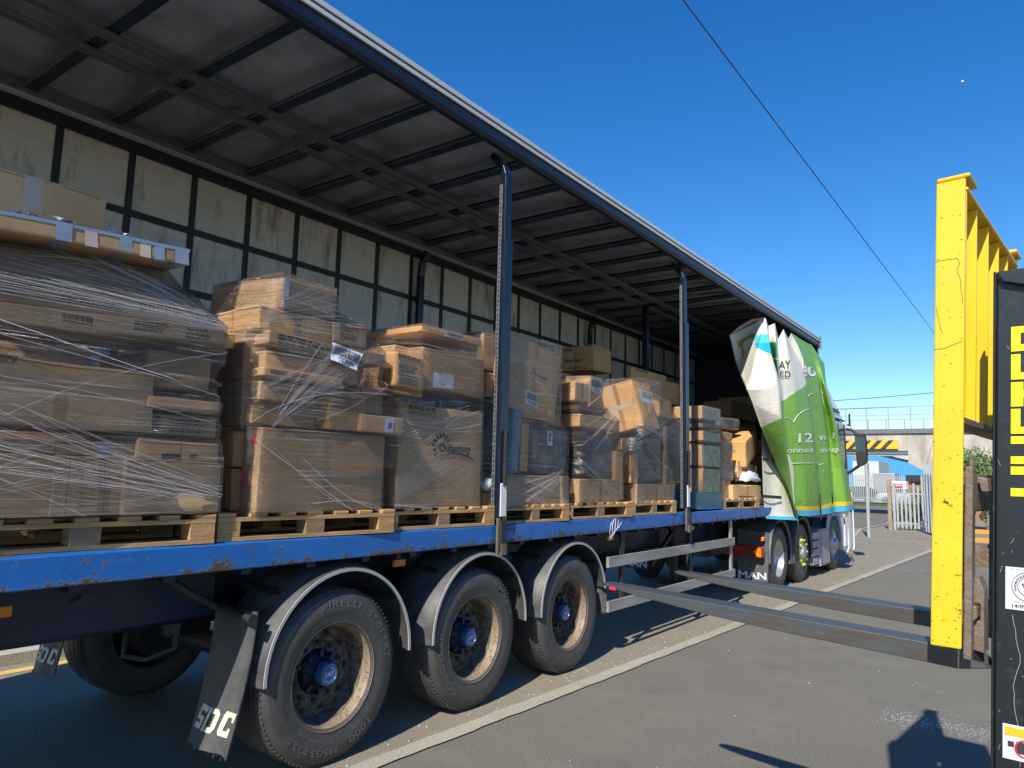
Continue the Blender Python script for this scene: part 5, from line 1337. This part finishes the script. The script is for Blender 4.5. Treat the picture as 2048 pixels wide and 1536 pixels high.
fbox(MB(), .0, .13, -.012, .077, 2.5965, 2.610).build('backrest_hook', 'yellow', BR_, bevel=.006)
for k in range(1, 5): fbox(MB(), BL*k/5, BL*k/5+.012, .004, .070, 1.885, 2.56).build('backrest_bar', 'yellow2', BR_, bevel=.002)
fbox(MB(), .018, .030, .0, .05, 1.885, 2.56).build('backrest_bar', 'yellow2', BR_, bevel=.002)
fbox(MB(), BL, BL+.014, .0, .077, 1.228, 2.595).build('backrest_bar', 'yellow', BR_, bevel=.003)
fbox(MB(), .015, BL-.001, -.004, .072, 2.561, 2.572).build('top_bar', 'yellow', BR_, bevel=.003)
fbox(MB(), BL-.10, BL+.03, -.012, .077, 2.5965, 2.610).build('backrest_hook', 'yellow', BR_, bevel=.004)
fbox(MB(), .015, BL-.001, .0, .065, 1.862, 1.8835).build('lower_bar', 'steel', BR_, bevel=.003)
# carriage
CR = fbox(MB(), .016, .05, -.022, -.001, 1.20, 1.74).build('carriage', 'steel', FT, bevel=.004)
fbox(MB(), .05, BL-.05, -.020, -.001, 1.61, 1.72).build('carriage_bar', 'steel', CR, bevel=.006)
fbox(MB(), .05, BL-.05, -.022, -.003, 1.235, 1.33).build('carriage_bar', 'steel', CR, bevel=.006)
fbox(MB(), BL-.06, BL-.02, -.03, -.001, 1.20, 1.74).build('carriage_plate', 'steel', CR, bevel=.006)
def fprism(pts, s0, s1, m, name, par, bev=.004):
    b = MB(); p = [FP(s0, f, z) for f, z in pts]; d = AV*(s1-s0); b.prism(p, d); return b.build(name, m, par, bevel=bev)
fprism([(.02, 1.73), (-.01, 1.715), (-.044, 1.708), (-.048, 1.668), (-.028, 1.668), (-.024, 1.692), (-.004, 1.692), (-.004, 1.60), (.02, 1.58)], .10, .18, 'steel', 'fork_hook', CR)
fprism([(-.018, 1.42), (-.030, 1.425), (-.044, 1.39), (-.046, 1.215), (.008, 1.225), (-.012, 1.300), (-.034, 1.305), (-.034, 1.350), (-.006, 1.350), (-.002, 1.36)], .06, .13, 'steel', 'clamp_block', CR)
fprism([(.02, 1.37), (-.012, 1.352), (-.032, 1.345), (-.033, 1.315), (-.010, 1.290), (.01, 1.292)], .03, .09, 'steel', 'clamp_bar', CR)
for s_ in (.20, .5, .85):
    MB().tube([FP(s_, -.015, 1.47), FP(s_+.05, -.015, 1.47)], .035, 14).build('roller', 'steel', CR, smooth=True)
MB().tube([FP(.12, .0, 1.725), FP(.12, .0, 1.765)], .008, 10).build('locking_pin', 'steel', CR)
# forks
def fork(s0, name='fork'):
    b = MB(); w_ = .05; L = 1.30; heelz = 1.212; tipz = 1.252
    prof = [(L, .010, .40), (L-.02, .012, .62), (L-.08, .016, .85), (L-.16, .022, 1), (L-.45, .042, 1), (L-.7, .052, 1), (.10, .058, 1), (.03, .060, 1)]
    rows = []
    for f, th, ww in prof:
        zt = heelz+(tipz-heelz)*(f/L)
        rows.append([FP(s0-w_*ww, f, zt, tl=False), FP(s0+w_*ww, f, zt, tl=False), FP(s0+w_*ww, f, zt-th, tl=False), FP(s0-w_*ww, f, zt-th, tl=False)])
    rows.append([FP(s0-w_, .001, heelz+.02, tl=False), FP(s0+w_, .001, heelz+.02, tl=False), FP(s0+w_, -.05, heelz-.045, tl=False), FP(s0-w_, -.05, heelz-.045, tl=False)])
    b.grid(rows, close=True); b.f.append((0, 1, 2, 3)); b.mi.append(0)
    fbox(b, s0-w_+.001, s0+w_-.001, .001, .040, heelz+.01, 1.72)
    return b.build(name, 'fork', FT, bevel=.003)
fk = fork(.15); fork(.74)
fbox(MB(), .15-.048, .15-.046, 1.22, 1.25, 1.232, 1.244, tl=False).build('red_mark', 'red', fk)
# mast: outer channels, inner channels, cross ties, cylinders
SH = .065
def ms(s0, s1, f0, f1, z0, z1, m, name, par=FT, bev=.006): 
    return fbox(MB(), s0, s1, f0+SH, f1+SH, z0, z1).build(name, m, par, bevel=bev)
MA = ms(.15, .165, -.36, -.122, .12, 2.335, 'mast', 'outer_mast')
ms(.146, .185, -.1215, -.114, .12, 2.335, 'mast', 'mast_flange', MA)
ms(.165, .185, -.36, -.13, .12, 2.26, 'mast', 'mast_web', MA)
fprism([(f+SH, z) for f, z in [(-.128, 2.32), (-.14, 2.295), (-.20, 2.275), (-.36, 2.25), (-.36, 2.33)]], .128, .149, 'mast', 'mast_cap', MA)
ms(.80, .84, -.36, -.10, .12, 2.28, 'mast', 'outer_mast')
ms(.62, .80, -.20, -.115, .12, 1.60, 'mast', 'inner_mast')
ms(.22, .26, -.30, -.16, .16, 2.2, 'mast', 'inner_mast')
ms(.26, .80, -.36, -.30, 2.05, 2.15, 'mast', 'mast_cross_tie'); ms(.26, .80, -.36, -.30, .5, .62, 'mast', 'mast_cross_tie')
for s_ in (.33, .72): MB().tube([FP(s_, -.21, .2), FP(s_, -.21, 1.95)], .04, 14).build('lift_cylinder', 'dark', FT, smooth=True)
# HYSTER lettering: block strokes, reading upwards on the near channel
def ML(zc, fc): return FP(.1495, fc, zc)
F0, F1 = -.160+SH, -.275+SH    # letter tops (towards mast front edge) to bottoms
def stroke(b, z0, z1, f0, f1): 
    c = [FP(.1490, f, z) for f, z in ((f0, z0), (f1, z0), (f1, z1), (f0, z1))]; b.prism(c, AV*-.0015)
def lt(t0, t1, g0, g1, za, zb): # t along the writing 0..1 of the letter, g from top 0 to bottom 1
    return (za+(zb-za)*t0, za+(zb-za)*t1, F0+(F1-F0)*g0, F0+(F1-F0)*g1)
sp = [('H', 1.658, 1.744), ('Y', 1.752, 1.832), ('S', 1.840, 1.913), ('T', 1.920, 1.992), ('E', 2.000, 2.075), ('R', 2.084, 2.158)]
LET = {'H': [(0, .27, 0, 1), (.73, 1, 0, 1), (.27, .73, .38, .62)], 'Y': [(0, .27, 0, .45), (.73, 1, 0, .45), (.1, .9, .40, .62), (.36, .64, .6, 1)], 'S': [(0, 1, 0, .2), (0, .27, .2, .5), (0, 1, .4, .6), (.73, 1, .6, 1), (0, 1, .8, 1)],
       'T': [(0, 1, 0, .26), (.36, .64, .26, 1)], 'E': [(0, .27, 0, 1), (.27, 1, 0, .2), (.27, .9, .4, .6), (.27, 1, .8, 1)], 'R': [(0, .27, 0, 1), (.27, 1, 0, .2), (.73, 1, .2, .5), (.27, 1, .45, .62), (.7, 1, .62, 1)]}
for ch, za, zb in sp:
    b = MB()
    for (t0, t1, g0, g1) in LET[ch]: stroke(b, *lt(t0, t1, g0, g1, za, zb))
    b.build('mast_lettering', 'letter', MA, fixn=True)
# inspection sticker and warning sticker
def msheet(b, f0, f1, z0, z1, e, mi=0): b.add([FP(.15-e, f0+SH, z0), FP(.15-e, f1+SH, z0), FP(.15-e, f1+SH, z1), FP(.15-e, f0+SH, z1)], [(0, 1, 2, 3)], mi)
b = MB(); msheet(b, -.148, -.27, 1.335, 1.455, .0015); st = b.build('inspection_sticker', 'label', MA, fixn=False)
b = MB(); O = FP(.148, -.21, 1.405)
def ring(b, r0, r1, f, z, e):
    n = 40; c = []
    for k in range(n): 
        t = 2*math.pi*k/n; c += [FP(.15-e, f+SH+r0*math.cos(t), z+r0*math.sin(t)), FP(.15-e, f+SH+r1*math.cos(t), z+r1*math.sin(t))]
    b.add(c, [(2*k, 2*k+1, (2*k+3) % (2*n), (2*k+2) % (2*n)) for k in range(n)])
ring(b, .0405, .042, -.205, 1.402, .003); ring(b, .0265, .028, -.205, 1.402, .003)
for p, q in (((-.188, 1.41), (-.222, 1.41)), ((-.188, 1.41), (-.205, 1.378)), ((-.205, 1.378), (-.222, 1.41))):
    b.bar(FP(.147, p[0]+SH, p[1]), FP(.147, q[0]+SH, q[1]), .0022, .001, tuple(AV))
def mtext(b, s_, f, z, w_, hgt, bold=0):
    text_on(b, s_, FP(.1465, f+SH, z), -BV, (0, 0, 1), hgt/.72, bold, width=w_)
mtext(b, '14/09/2024', -.165, 1.342, .07, .010, .01); mtext(b, 'This equipment has been', -.158, 1.448, .08, .003); mtext(b, 'Date of next exam', -.17, 1.357, .05, .003)
vs, fs = textpoly('THOROUGH EXAMINATION', .01)
xs = [v[0] for v in vs]; w0 = max(xs)-min(xs)
b.add([FP(.1465, -.205+SH-(.0305+.008*v[1])*math.cos(R_(205)-(v[0]-min(xs))/w0*R_(230)) * 1.0 * 1, 1.402+(.0305+.008*v[1])*math.sin(R_(205)-(v[0]-min(xs))/w0*R_(230))) for v in [(q[0], q[1]) for q in vs]], fs)
b.build('print', 'ink', st, fixn=False)
b = MB(); msheet(b, -.143, -.26, .92, 1.015, .0015); st = b.build('warning_sticker', 'label', MA, fixn=False)
b = MB(); msheet(b, -.147, -.256, .985, 1.008, .003); b.build('orange_band', 'hzY', st, fixn=False)
b = MB(); msheet(b, -.155, -.17, .955, .970, .003); msheet(b, -.175, -.20, .94, .972, .003); b.build('pictogram', 'ink', st, fixn=False)
b = MB(); ring(b, .020, .024, -.195, .955, .0045); b.build('pictogram_ring', 'red', st, fixn=False)
# scratches
b = MB(); r_ = random.Random(4); f, z = -.165, 1.32; pts = [(f, z)]
for k in range(14): f += r_.uniform(-.008, .010)*.8; z -= .022; pts.append((f, z))
for p, q in zip(pts, pts[1:]): b.bar(FP(.1492, p[0]+SH, p[1]), FP(.1492, q[0]+SH, q[1]), .0012, .0006, tuple(AV))
for k in range(26):
    p = (r_.uniform(-.13, -.25), r_.uniform(.7, 2.2)); q = (p[0]+r_.uniform(-.01, .01), p[1]+r_.uniform(-.02, .02)); b.bar(FP(.1492, p[0]+SH, p[1]), FP(.1492, q[0]+SH, q[1]), .0009, .0006, tuple(AV))
b.build('scratches', 'galv', MA, fixn=False)
# hairline cracks and dirt in the yellow paint of the near upright
b = MB(); r_ = random.Random(9)
def crack(pts):
    Q = []
    for p, q in zip(pts, pts[1:]):
        for k in range(5): Q.append((p[0]+(q[0]-p[0])*k/5+r_.uniform(-.0012, .0012), p[1]+(q[1]-p[1])*k/5+r_.uniform(-.0015, .0015)))
    Q.append(pts[-1])
    for p, q in zip(Q, Q[1:]): b.bar(FP(-.0006, *p), FP(-.0006, *q), .0013, .0008, tuple(AV))
crack([(.076, 2.352), (.04, 2.354), (.020, 2.352), (.012, 2.335), (.020, 2.32), (.012, 2.29), (.008, 2.25), (.004, 2.215)])
crack([(.076, 2.085), (.05, 2.086), (.02, 2.098), (.004, 2.103)]); crack([(.072, 2.21), (.065, 2.17), (.056, 2.13)])
for k in range(60):
    z = 1.24+1.3*r_.random()**1.8; f = r_.uniform(.003, .074); b.bar(FP(-.0006, f, z), FP(-.0006, f+r_.uniform(-.006, .006), z+r_.uniform(-.004, .004)), r_.uniform(.0006, .0022), .0008, tuple(AV))
b.build('paint_cracks', 'ink', BR_, fixn=False)
# truck body behind the mast (to the right, mostly out of the picture)
def rb(s0, s1, f0, f1, z0, z1, m, name, bev=.04, par=FT): return fbox(MB(), s0, s1, f0, f1, z0, z1, tl=False).build(name, m, par, bevel=bev)
rb(.10, .94, -2.2, -.60, .30, 1.05, 'yellow2', 'body'); rb(.0, 1.04, -2.75, -2.05, .25, 1.15, 'mast', 'counterweight', .1); rb(.3, .74, -1.75, -1.25, 1.05, 1.25, 'black', 'seat'); rb(.3, .74, -1.85, -1.72, 1.2, 1.75, 'black', 'seat_back')
for s_ in (.08, .90):
    b = MB(); b.bar(FP(s_+.03, -.70, 1.0, tl=False), FP(s_+.03, -.95, 2.12, tl=False), .06, .06, tuple(AV)); b.bar(FP(s_+.03, -2.0, 1.1, tl=False), FP(s_+.03, -1.9, 2.12, tl=False), .06, .06, tuple(AV)); b.bar(FP(s_+.03, -.93, 2.12, tl=False), FP(s_+.03, -1.93, 2.12, tl=False), .06, .05, (0, 0, 1)); b.build('overhead_guard', 'mast', FT)
b = MB()
for k in range(8): fbox(b, .10, .94, -1.0-.12*k, -1.02-.12*k, 2.12, 2.15, tl=False)
b.build('guard_grille', 'mast', FT)
for s_, f, r in ((-.02, -.55, .34), (.86, -.55, .34), (.05, -2.1, .27), (.82, -2.1, .27)):
    c = FP(s_, f, r, tl=False); d = AV
    b = MB(); b.tube([c, c+d*.01, c+d*.2, c+d*.21], [r-.04, r, r, r-.04], 28); b.build('wheel', 'tyre', FT, smooth=True)
    MB().tube([c-d*.006, c+d*.02], r*.55, 20).build('wheel_rim', 'yellow2', FT, smooth=True)
# =================================================================== BACKGROUND
# overhead wires: long poles out of the frame carry them
def wire(name, a, c, r, label, sag=.0):
    a, c = Vector(a), Vector(c); n = 30
    pts = [a.lerp(c, k/n)-Vector((0, 0, sag*4*(k/n)*(1-k/n))) for k in range(n+1)]
    tag(MB().tube(pts, r, 6).build(name, 'dark', None, smooth=True), label, 'wire')
def DP(u, v, d): return Vector(CAM + _ray(u, v)*d)
wire('overhead_wire', DP(1230, -180, 9), DP(1990, 830, 60), .010, 'long black overhead wire crossing the open sky', -.05)
wire('overhead_wire', DP(1560, 808, 50), DP(2060, 765, 58), .022, 'upper thin wire above the bridge railing', .15)
wire('overhead_wire', DP(1560, 822, 50), DP(2060, 800, 58), .018, 'lower wire drooping across the bridge railing', .1)
# bridge, face at y = 44
YB = 44.0
def by(u, v): p = PY(u, v, YB); return p.x, p.z
zt = by(1780, 858)[1]; z1 = by(1780, 880)[1]; zb1 = by(1740, 900)[1]; zb0 = by(1740, 912)[1]
xr = by(1816, 905)[0]
BRG = thing('railway_bridge', (-6, YB, 0), 'grey concrete railway bridge over the road beyond the lorry', 'bridge')
xl = -34
b = MB().box(xl, 30, YB, YB+5, z1+.0, zt-.22)
b = MB().prism([(xl, YB, zb1+.02), (xr, YB, zb1-.02), (xr, YB, 0+zb0-.35), (xr+1.1, YB, zb0-1.0), (30, YB, zb0-1.0), (30, YB, zt-.25), (xl, YB, zt-.25)], (0, 5, 0))
b.build('bridge_deck', 'concrete', BRG)
MB().box(xl, 30, YB-.12, YB+5.1, zt-.25, zt).build('coping', 'alud', BRG)
b = MB().box(xl, xr, YB-.05, YB+.3, zb0, zb0+.06); b.box(xl, xr, YB-.05, YB+.3, zb1-.06, zb1); b.box(xl, xr, YB+.1, YB+.2, zb0+.06, zb1-.06); b.box(xl, xr, YB-.03, YB+.05, (zb0+zb1)/2-.02, (zb0+zb1)/2+.02); b.build('steel_girder', 'galvd', BRG)
xa = by(1818, 935)[0]
xe = by(1797, 890)[0]; hz1 = by(1790, 881)[1]; hz0 = by(1790, 898)[1]
HZ = MB().box(xe-7, xe, YB-.20, YB-.14, hz0, hz1).build('height_warning_board', 'hzY', BRG)
b = MB(); w_ = .55
for k in range(13):
    x = xe-.35-k*w_; pts = [(max(xe-7, min(xe, xx)), YB-.205, zz) for xx, zz in ((x-.26, hz0), (x-.52, hz0), (x-.52+.42, hz1), (x-.26+.42, hz1))]
    b.add(pts, [(0, 1, 2, 3)])
b.build('black_stripes', 'hzB', HZ, fixn=False)
b = MB().box(xa-.1, 30, YB+.3, YB+4.8, 0, zb0-1.0); b.build('abutment', 'brick', BRG)
b = MB().box(xa-.2, xa+1.2, YB+.1, YB+.35, zb0-1.35, zb0-1.0); b.build('bearing', 'dark', BRG)
MB().box(xl, xl+3, YB+.3, YB+4.8, 0, zb0).build('abutment', 'brick', BRG)
RL = thing('bridge_railing', (-6, YB, zt), 'thin grey tubular railing along the top of the bridge', 'railing')
rz = [by(1780, v)[1] for v in (814, 830, 839)]
for z in rz: MB().box(xl, 30, YB-.02, YB+.02, z-.02, z+.02).build('rail', 'galvd', RL)
x = xr+.2; 
while x > -18: MB().box(x-.025, x+.025, YB-.03, YB+.02, zt, rz[0]).build('railing_post', 'galvd', RL); x -= 1.08
x = xr+1.28
while x < 8: MB().box(x-.025, x+.025, YB-.03, YB+.02, zt, rz[0]).build('railing_post', 'galvd', RL); x += 1.08
x = -16
while x < 6: MB().box(x-.03, x+.03, YB-.03, YB+.02, zt, rz[2]).build('railing_stub', 'galvd', RL); x += .9
# sign pole
o = MB().tube([(-1.21, 25.7, 0), (-1.21, 25.7, 2.72)], .055, 12).build('sign_pole', 'galv', None, smooth=True); tag(o, 'plain grey steel pole on the pavement in front of the lorry', 'pole')
# palisade gate and fence by the bridge
def pale(b, x, y, z0, z1, w_=.035, dx=0, dy=0):
    b.prism([(x-w_, y, z0), (x+w_, y, z0), (x+w_, y, z1-.06), (x+.012, y, z1), (x-.012, y, z1), (x-w_, y, z1-.06)], (0, .012, 0))
G = thing('palisade_fence', (-.4, 31, 0), 'grey palisade fence panel with pointed pales beside the pole', 'fence')
x0g = PY(1797, 1060, 31).x; x1g = PY(1856, 1060, 31).x
n = 9
for k in range(n):
    t = k/(n-1); x = x0g+(x1g+.15-x0g)*t; zt_ = PY(1800+58*t, 985-22*t-(32*t*t), 31).z
    b = MB(); pale(b, x, 31, .08, zt_ if k % 2 == 0 else zt_-.25); b.build('pale', 'galv', G)
for z in (.25, 1.35): MB().box(x0g-.1, x1g+.4, 31.013, 31.05, z, z+.05).build('rail', 'galv', G)
MB().box(x0g-.15, x0g-.07, 30.98, 31.08, 0, 1.75).build('post', 'galv', G)
o = MB().box(x0g-.34, x0g-.20, 31.0, 31.15, 0, 1.9).build('gate_post', 'postwood', None, bevel=.01); tag(o, 'weathered wooden post at the end of the palisade fence', 'post')
G2 = thing('palisade_fence', (0, 29.5, 0), 'taller palisade fence run beside the forklift backrest edge', 'fence')
for k in range(7):
    b = MB(); pale(b, x1g+.15+.12*k, 29.4-.35*k, .08, 2.45-.02*k); b.build('pale', 'galv', G2)
b = MB(); b.bar((x1g+.15, 29.45, .4), (x1g+.95, 27.2, .4), .04, .05); b.bar((x1g+.15, 29.45, 1.9), (x1g+.95, 27.2, 1.9), .04, .05); b.build('rail', 'galv', G2)
# roadside sign
s0 = PY(1780, 962, 40); s1 = PY(1813, 978, 40)
SGN = thing('roadside_sign', ((s0.x+s1.x)/2, 40, 0), 'white estate sign with black and red writing behind the fence', 'sign')
MB().box(s0.x, s1.x, 40, 40.05, s1.z, s0.z).build('sign_panel', 'whitecl', SGN)
b = MB(); text_on(b, 'Warwick', (s0.x+.05, 39.995, s0.z-.22), (1, 0, 0), (0, 0, 1), .24, .02, width=.50); b.build('sign_lettering', 'ink', SGN, fixn=False)
b = MB(); text_on(b, '0191', (s0.x+.60, 39.995, s0.z-.24), (1, 0, 0), (0, 0, 1), .24, .01, width=.28); b.build('sign_lettering', 'red', SGN, fixn=False)
MB().box(s0.x+.05, s0.x+.55, 39.985, 39.998, s1.z+.03, s1.z+.13).build('sign_band', 'red', SGN)
for x in (s0.x+.1, s1.x-.1): MB().box(x-.03, x+.03, 40.055, 40.1, 0, s0.z).build('sign_leg', 'galv', SGN)
# far palisade fence across the cross road
G3 = thing('palisade_fence', (-8, 69.5, 0), 'long grey palisade fence across the far road below the blue unit', 'fence')
for z in (.5, 2.0): MB().box(-16, -3.8, 69.52, 69.56, z, z+.06).build('rail', 'galv', G3)
for k in range(78):
    x = -16+.156*k; b = MB(); pale(b, x, 69.5, .15, 2.5, .04); b.build('pale', 'galv', G3)
# blue unit, containers, cabin, cars
BU = thing('industrial_unit', (-10, 95, 0), 'bright blue industrial unit with a pink-edged pale roof', 'building')
def bz(u, v, y): return PY(u, v, y)
yU = 95; pR = bz(1812, 918, yU); pL = bz(1738, 908, yU)
b = MB().prism([(pL.x-16, yU, 0), (pR.x+8, yU, 0), (pR.x+8, yU, pR.z-.4), (pR.x, yU, pR.z), (pL.x, yU, pL.z+.4), (pL.x-16, yU, pL.z+3)], (0, 20, 0)); b.build('wall', 'shed', BU)
b = MB(); b.bar((pR.x+8, yU-.15, pR.z-.3), (pR.x, yU-.15, pR.z+.1), .4, .35); b.bar((pR.x, yU-.15, pR.z+.1), (pL.x, yU-.15, pL.z+.5), .4, .3); b.bar((pL.x, yU-.15, pL.z+.5), (pL.x-16, yU-.15, pL.z+3.1), .4, .3); b.build('roof_edge', flat('pale_pink_trim', (.62, .42, .42), .6), BU)
b = MB().prism([(pL.x-1.8, yU-.02, pL.z-.2), (pL.x+.3, yU-.02, pL.z+.3), (pL.x-.6, yU-.02, pL.z-1.4)], (0, -.03, 0)); b.build('red_graphic', flat('salmon_panel', (.7, .22, .2), .6), BU)
c0 = bz(1705, 922, 80); c1 = bz(1758, 947, 80)
CT = MB()
k = 0; xx = c0.x
while xx < c1.x: CT.box(xx, xx+.16, 80-(.04 if k % 2 else 0), 80.02, .1, c0.z); xx += .16; k += 1
CT.box(c0.x, c1.x, 80.02, 86, .1, c0.z); o = CT.build('shipping_container', 'container', None); tag(o, 'pale green shipping container in front of the blue unit', 'container')
MB().box(c0.x+1.2, c0.x+1.5, 79.90, 79.955, .3, c0.z-.2).build('green_stripe', 'grass', o)
w0 = bz(1745, 946, 75); w1 = bz(1791, 985, 75)
o = MB().box(w0.x, w1.x, 75, 77.5, 0.02, w0.z).build('steel_cabin', 'silverbox', None, bevel=.05); tag(o, 'plain grey steel cabin behind the far fence', 'cabin')
def car(x, y, col, label, L=4.2):
    t = thing('parked_car', (x, y, 0), label, 'car', 'cars parked behind the far fence')
    pr = [(0, .35), (0, .75), (.15, .9), (1.0, 1.0), (1.6, 1.45), (3.2, 1.5), (4.0, 1.05), (4.2, .9), (4.2, .35)]
    b = MB(); b.prism([(x+p*L/4.2, y, z) for p, z in pr], (0, 1.7, 0)); b.build('body', col, t, bevel=.06)
    b = MB().prism([(x+1.15*L/4.2, y-.01, 1.02), (x+1.65*L/4.2, y-.01, 1.38), (x+2.3*L/4.2, y-.01, 1.41), (x+2.3*L/4.2, y-.01, 1.02)], (0, .02, 0)); b.build('window', 'glass', t)
    b = MB().prism([(x+2.4*L/4.2, y-.01, 1.02), (x+2.4*L/4.2, y-.01, 1.41), (x+3.15*L/4.2, y-.01, 1.42), (x+3.7*L/4.2, y-.01, 1.05)], (0, .02, 0)); b.build('window', 'glass', t)
    for q in (.8, 3.4): MB().lathe((x+q*L/4.2, y-.02, .33), [(0, .01), (0, .32), (.2, .32)], 'y', 16).build('wheel', 'tyre', t)
cp_ = bz(1752, 985, 71.5); car(cp_.x, 71.5, 'white', 'white hatchback parked behind the far fence', 3.9)
cp_ = bz(1712, 985, 72); car(cp_.x-2.2, 72, 'dark', 'dark car parked behind the far fence, left of the grey cabin', 3.9)
# trees and shrubs
def leafmat(name, c):
    m, nt, p = mk(name); oi = N(nt, 'ShaderNodeNewGeometry')
    nt.links.new(mixc(nt, ramp(nt, oi.outputs['Random Per Island'], [(0, 0), (1, 1)]), c, tuple(x*1.9 for x in c)), p.inputs['Base Color']); p.inputs['Roughness'].default_value = .6
    p.inputs['Transmission Weight'].default_value = 0
    return m
LM = leafmat('leaves', (.055, .10, .025))
def tree(name, label, c, rad, n, leaf, seed, cat='tree', trunk=True):
    r_ = random.Random(seed); c = Vector(c)
    base = Vector((c.x, c.y, 0)); t = thing(name, base, label, cat)
    b = MB(); cl = []
    for k in range(26):
        while True:
            q = Vector([r_.uniform(-1, 1) for _ in range(3)])
            if q.length < 1: break
        cl.append((c+Vector((q.x*rad[0], q.y*rad[1], q.z*rad[2])), r_.uniform(.25, .5)))
    for k in range(n):
        cc, cr = r_.choice(cl); d = Vector((r_.gauss(0, 1), r_.gauss(0, 1), r_.gauss(0, 1))).normalized()*cr*min(rad)*r_.uniform(.6, 1.1)
        p = cc+d; a = Vector((r_.gauss(0, 1), r_.gauss(0, 1), r_.gauss(0, 1))).normalized(); e = a.orthogonal().normalized(); s_ = leaf*r_.uniform(.6, 1.3)
        if p.z < .03: continue
        b.add([p-a*s_, p+e*s_*.5, p+a*s_, p-e*s_*.5], [(0, 1, 2, 3)])
    b.build('crown', LM, t, fixn=False)
    b = MB()
    b.tube([base, base.lerp(c, .5), c], [rad[0]*.10, rad[0]*.07, rad[0]*.02], 8)
    for k in range(9): q = cl[k][0]; st = base.lerp(c, r_.uniform(.4, .9)); b.tube([st, st.lerp(q, .5)+Vector((0, 0, .1)), q], [rad[0]*.035, rad[0]*.025, rad[0]*.008], 6)
    b.build('trunk', 'postwood', t, smooth=True)
q = PY(1956, 915, 33); tree('broadleaf_tree', 'leafy tree seen between the forklift backrest and its mast', (q.x+.25, 33, 2.1), (1.15, 1.2, 1.5), 9000, .06, 1)
q = PY(2030, 900, 30); tree('broadleaf_tree', 'leafy tree behind the forklift mast, at the right edge', (q.x+1.2, 31, 2.0), (1.6, 1.8, 1.6), 6000, .085, 2)
q = PY(1835, 1030, 32.2); tree('shrub', 'low green shrub growing behind the palisade panel', (q.x, 32.3, .7), (.9, .5, .7), 4000, .05, 3, 'shrub')
q = PY(1845, 950, 41); tree('shrub', 'bush on the bank under the bridge end', (q.x+.5, 41.5, 1.2), (.75, .8, .95), 4000, .07, 4, 'shrub')
# orange trestle seen through the forklift
q = Vector((1.85, 21.0, 0)); t = thing('barrier', q, 'orange steel barrier standing far off, seen under the forklift carriage', 'barrier')
for z in (.42, .62): MB().box(q.x-.3, q.x+.9, q.y-.02, q.y+.02, z-.05, z+.05).build('rail', 'orange', t)
for s_ in (-.2, .8): MB().bar((q.x+s_-.12, q.y-.1, 0), (q.x+s_+.1, q.y, .66), .06, .05, (0, 1, 0)).build('leg', 'orange', t)
# moon
mp_ = DP(1925, 163, 2500); b = MB(); P = []
for i in range(9): 
    th = math.pi*i/8; P.append([mp_+Vector((math.sin(th)*math.cos(a), math.sin(th)*math.sin(a), math.cos(th)))*4.5 for a in [2*math.pi*k/14 for k in range(14)]])
b.grid(P, close=True); tag(b.build('moon', flat('moon_surface', (.75, .76, .8), .9), None, smooth=True), 'tiny pale daytime moon high at the right', 'moon')
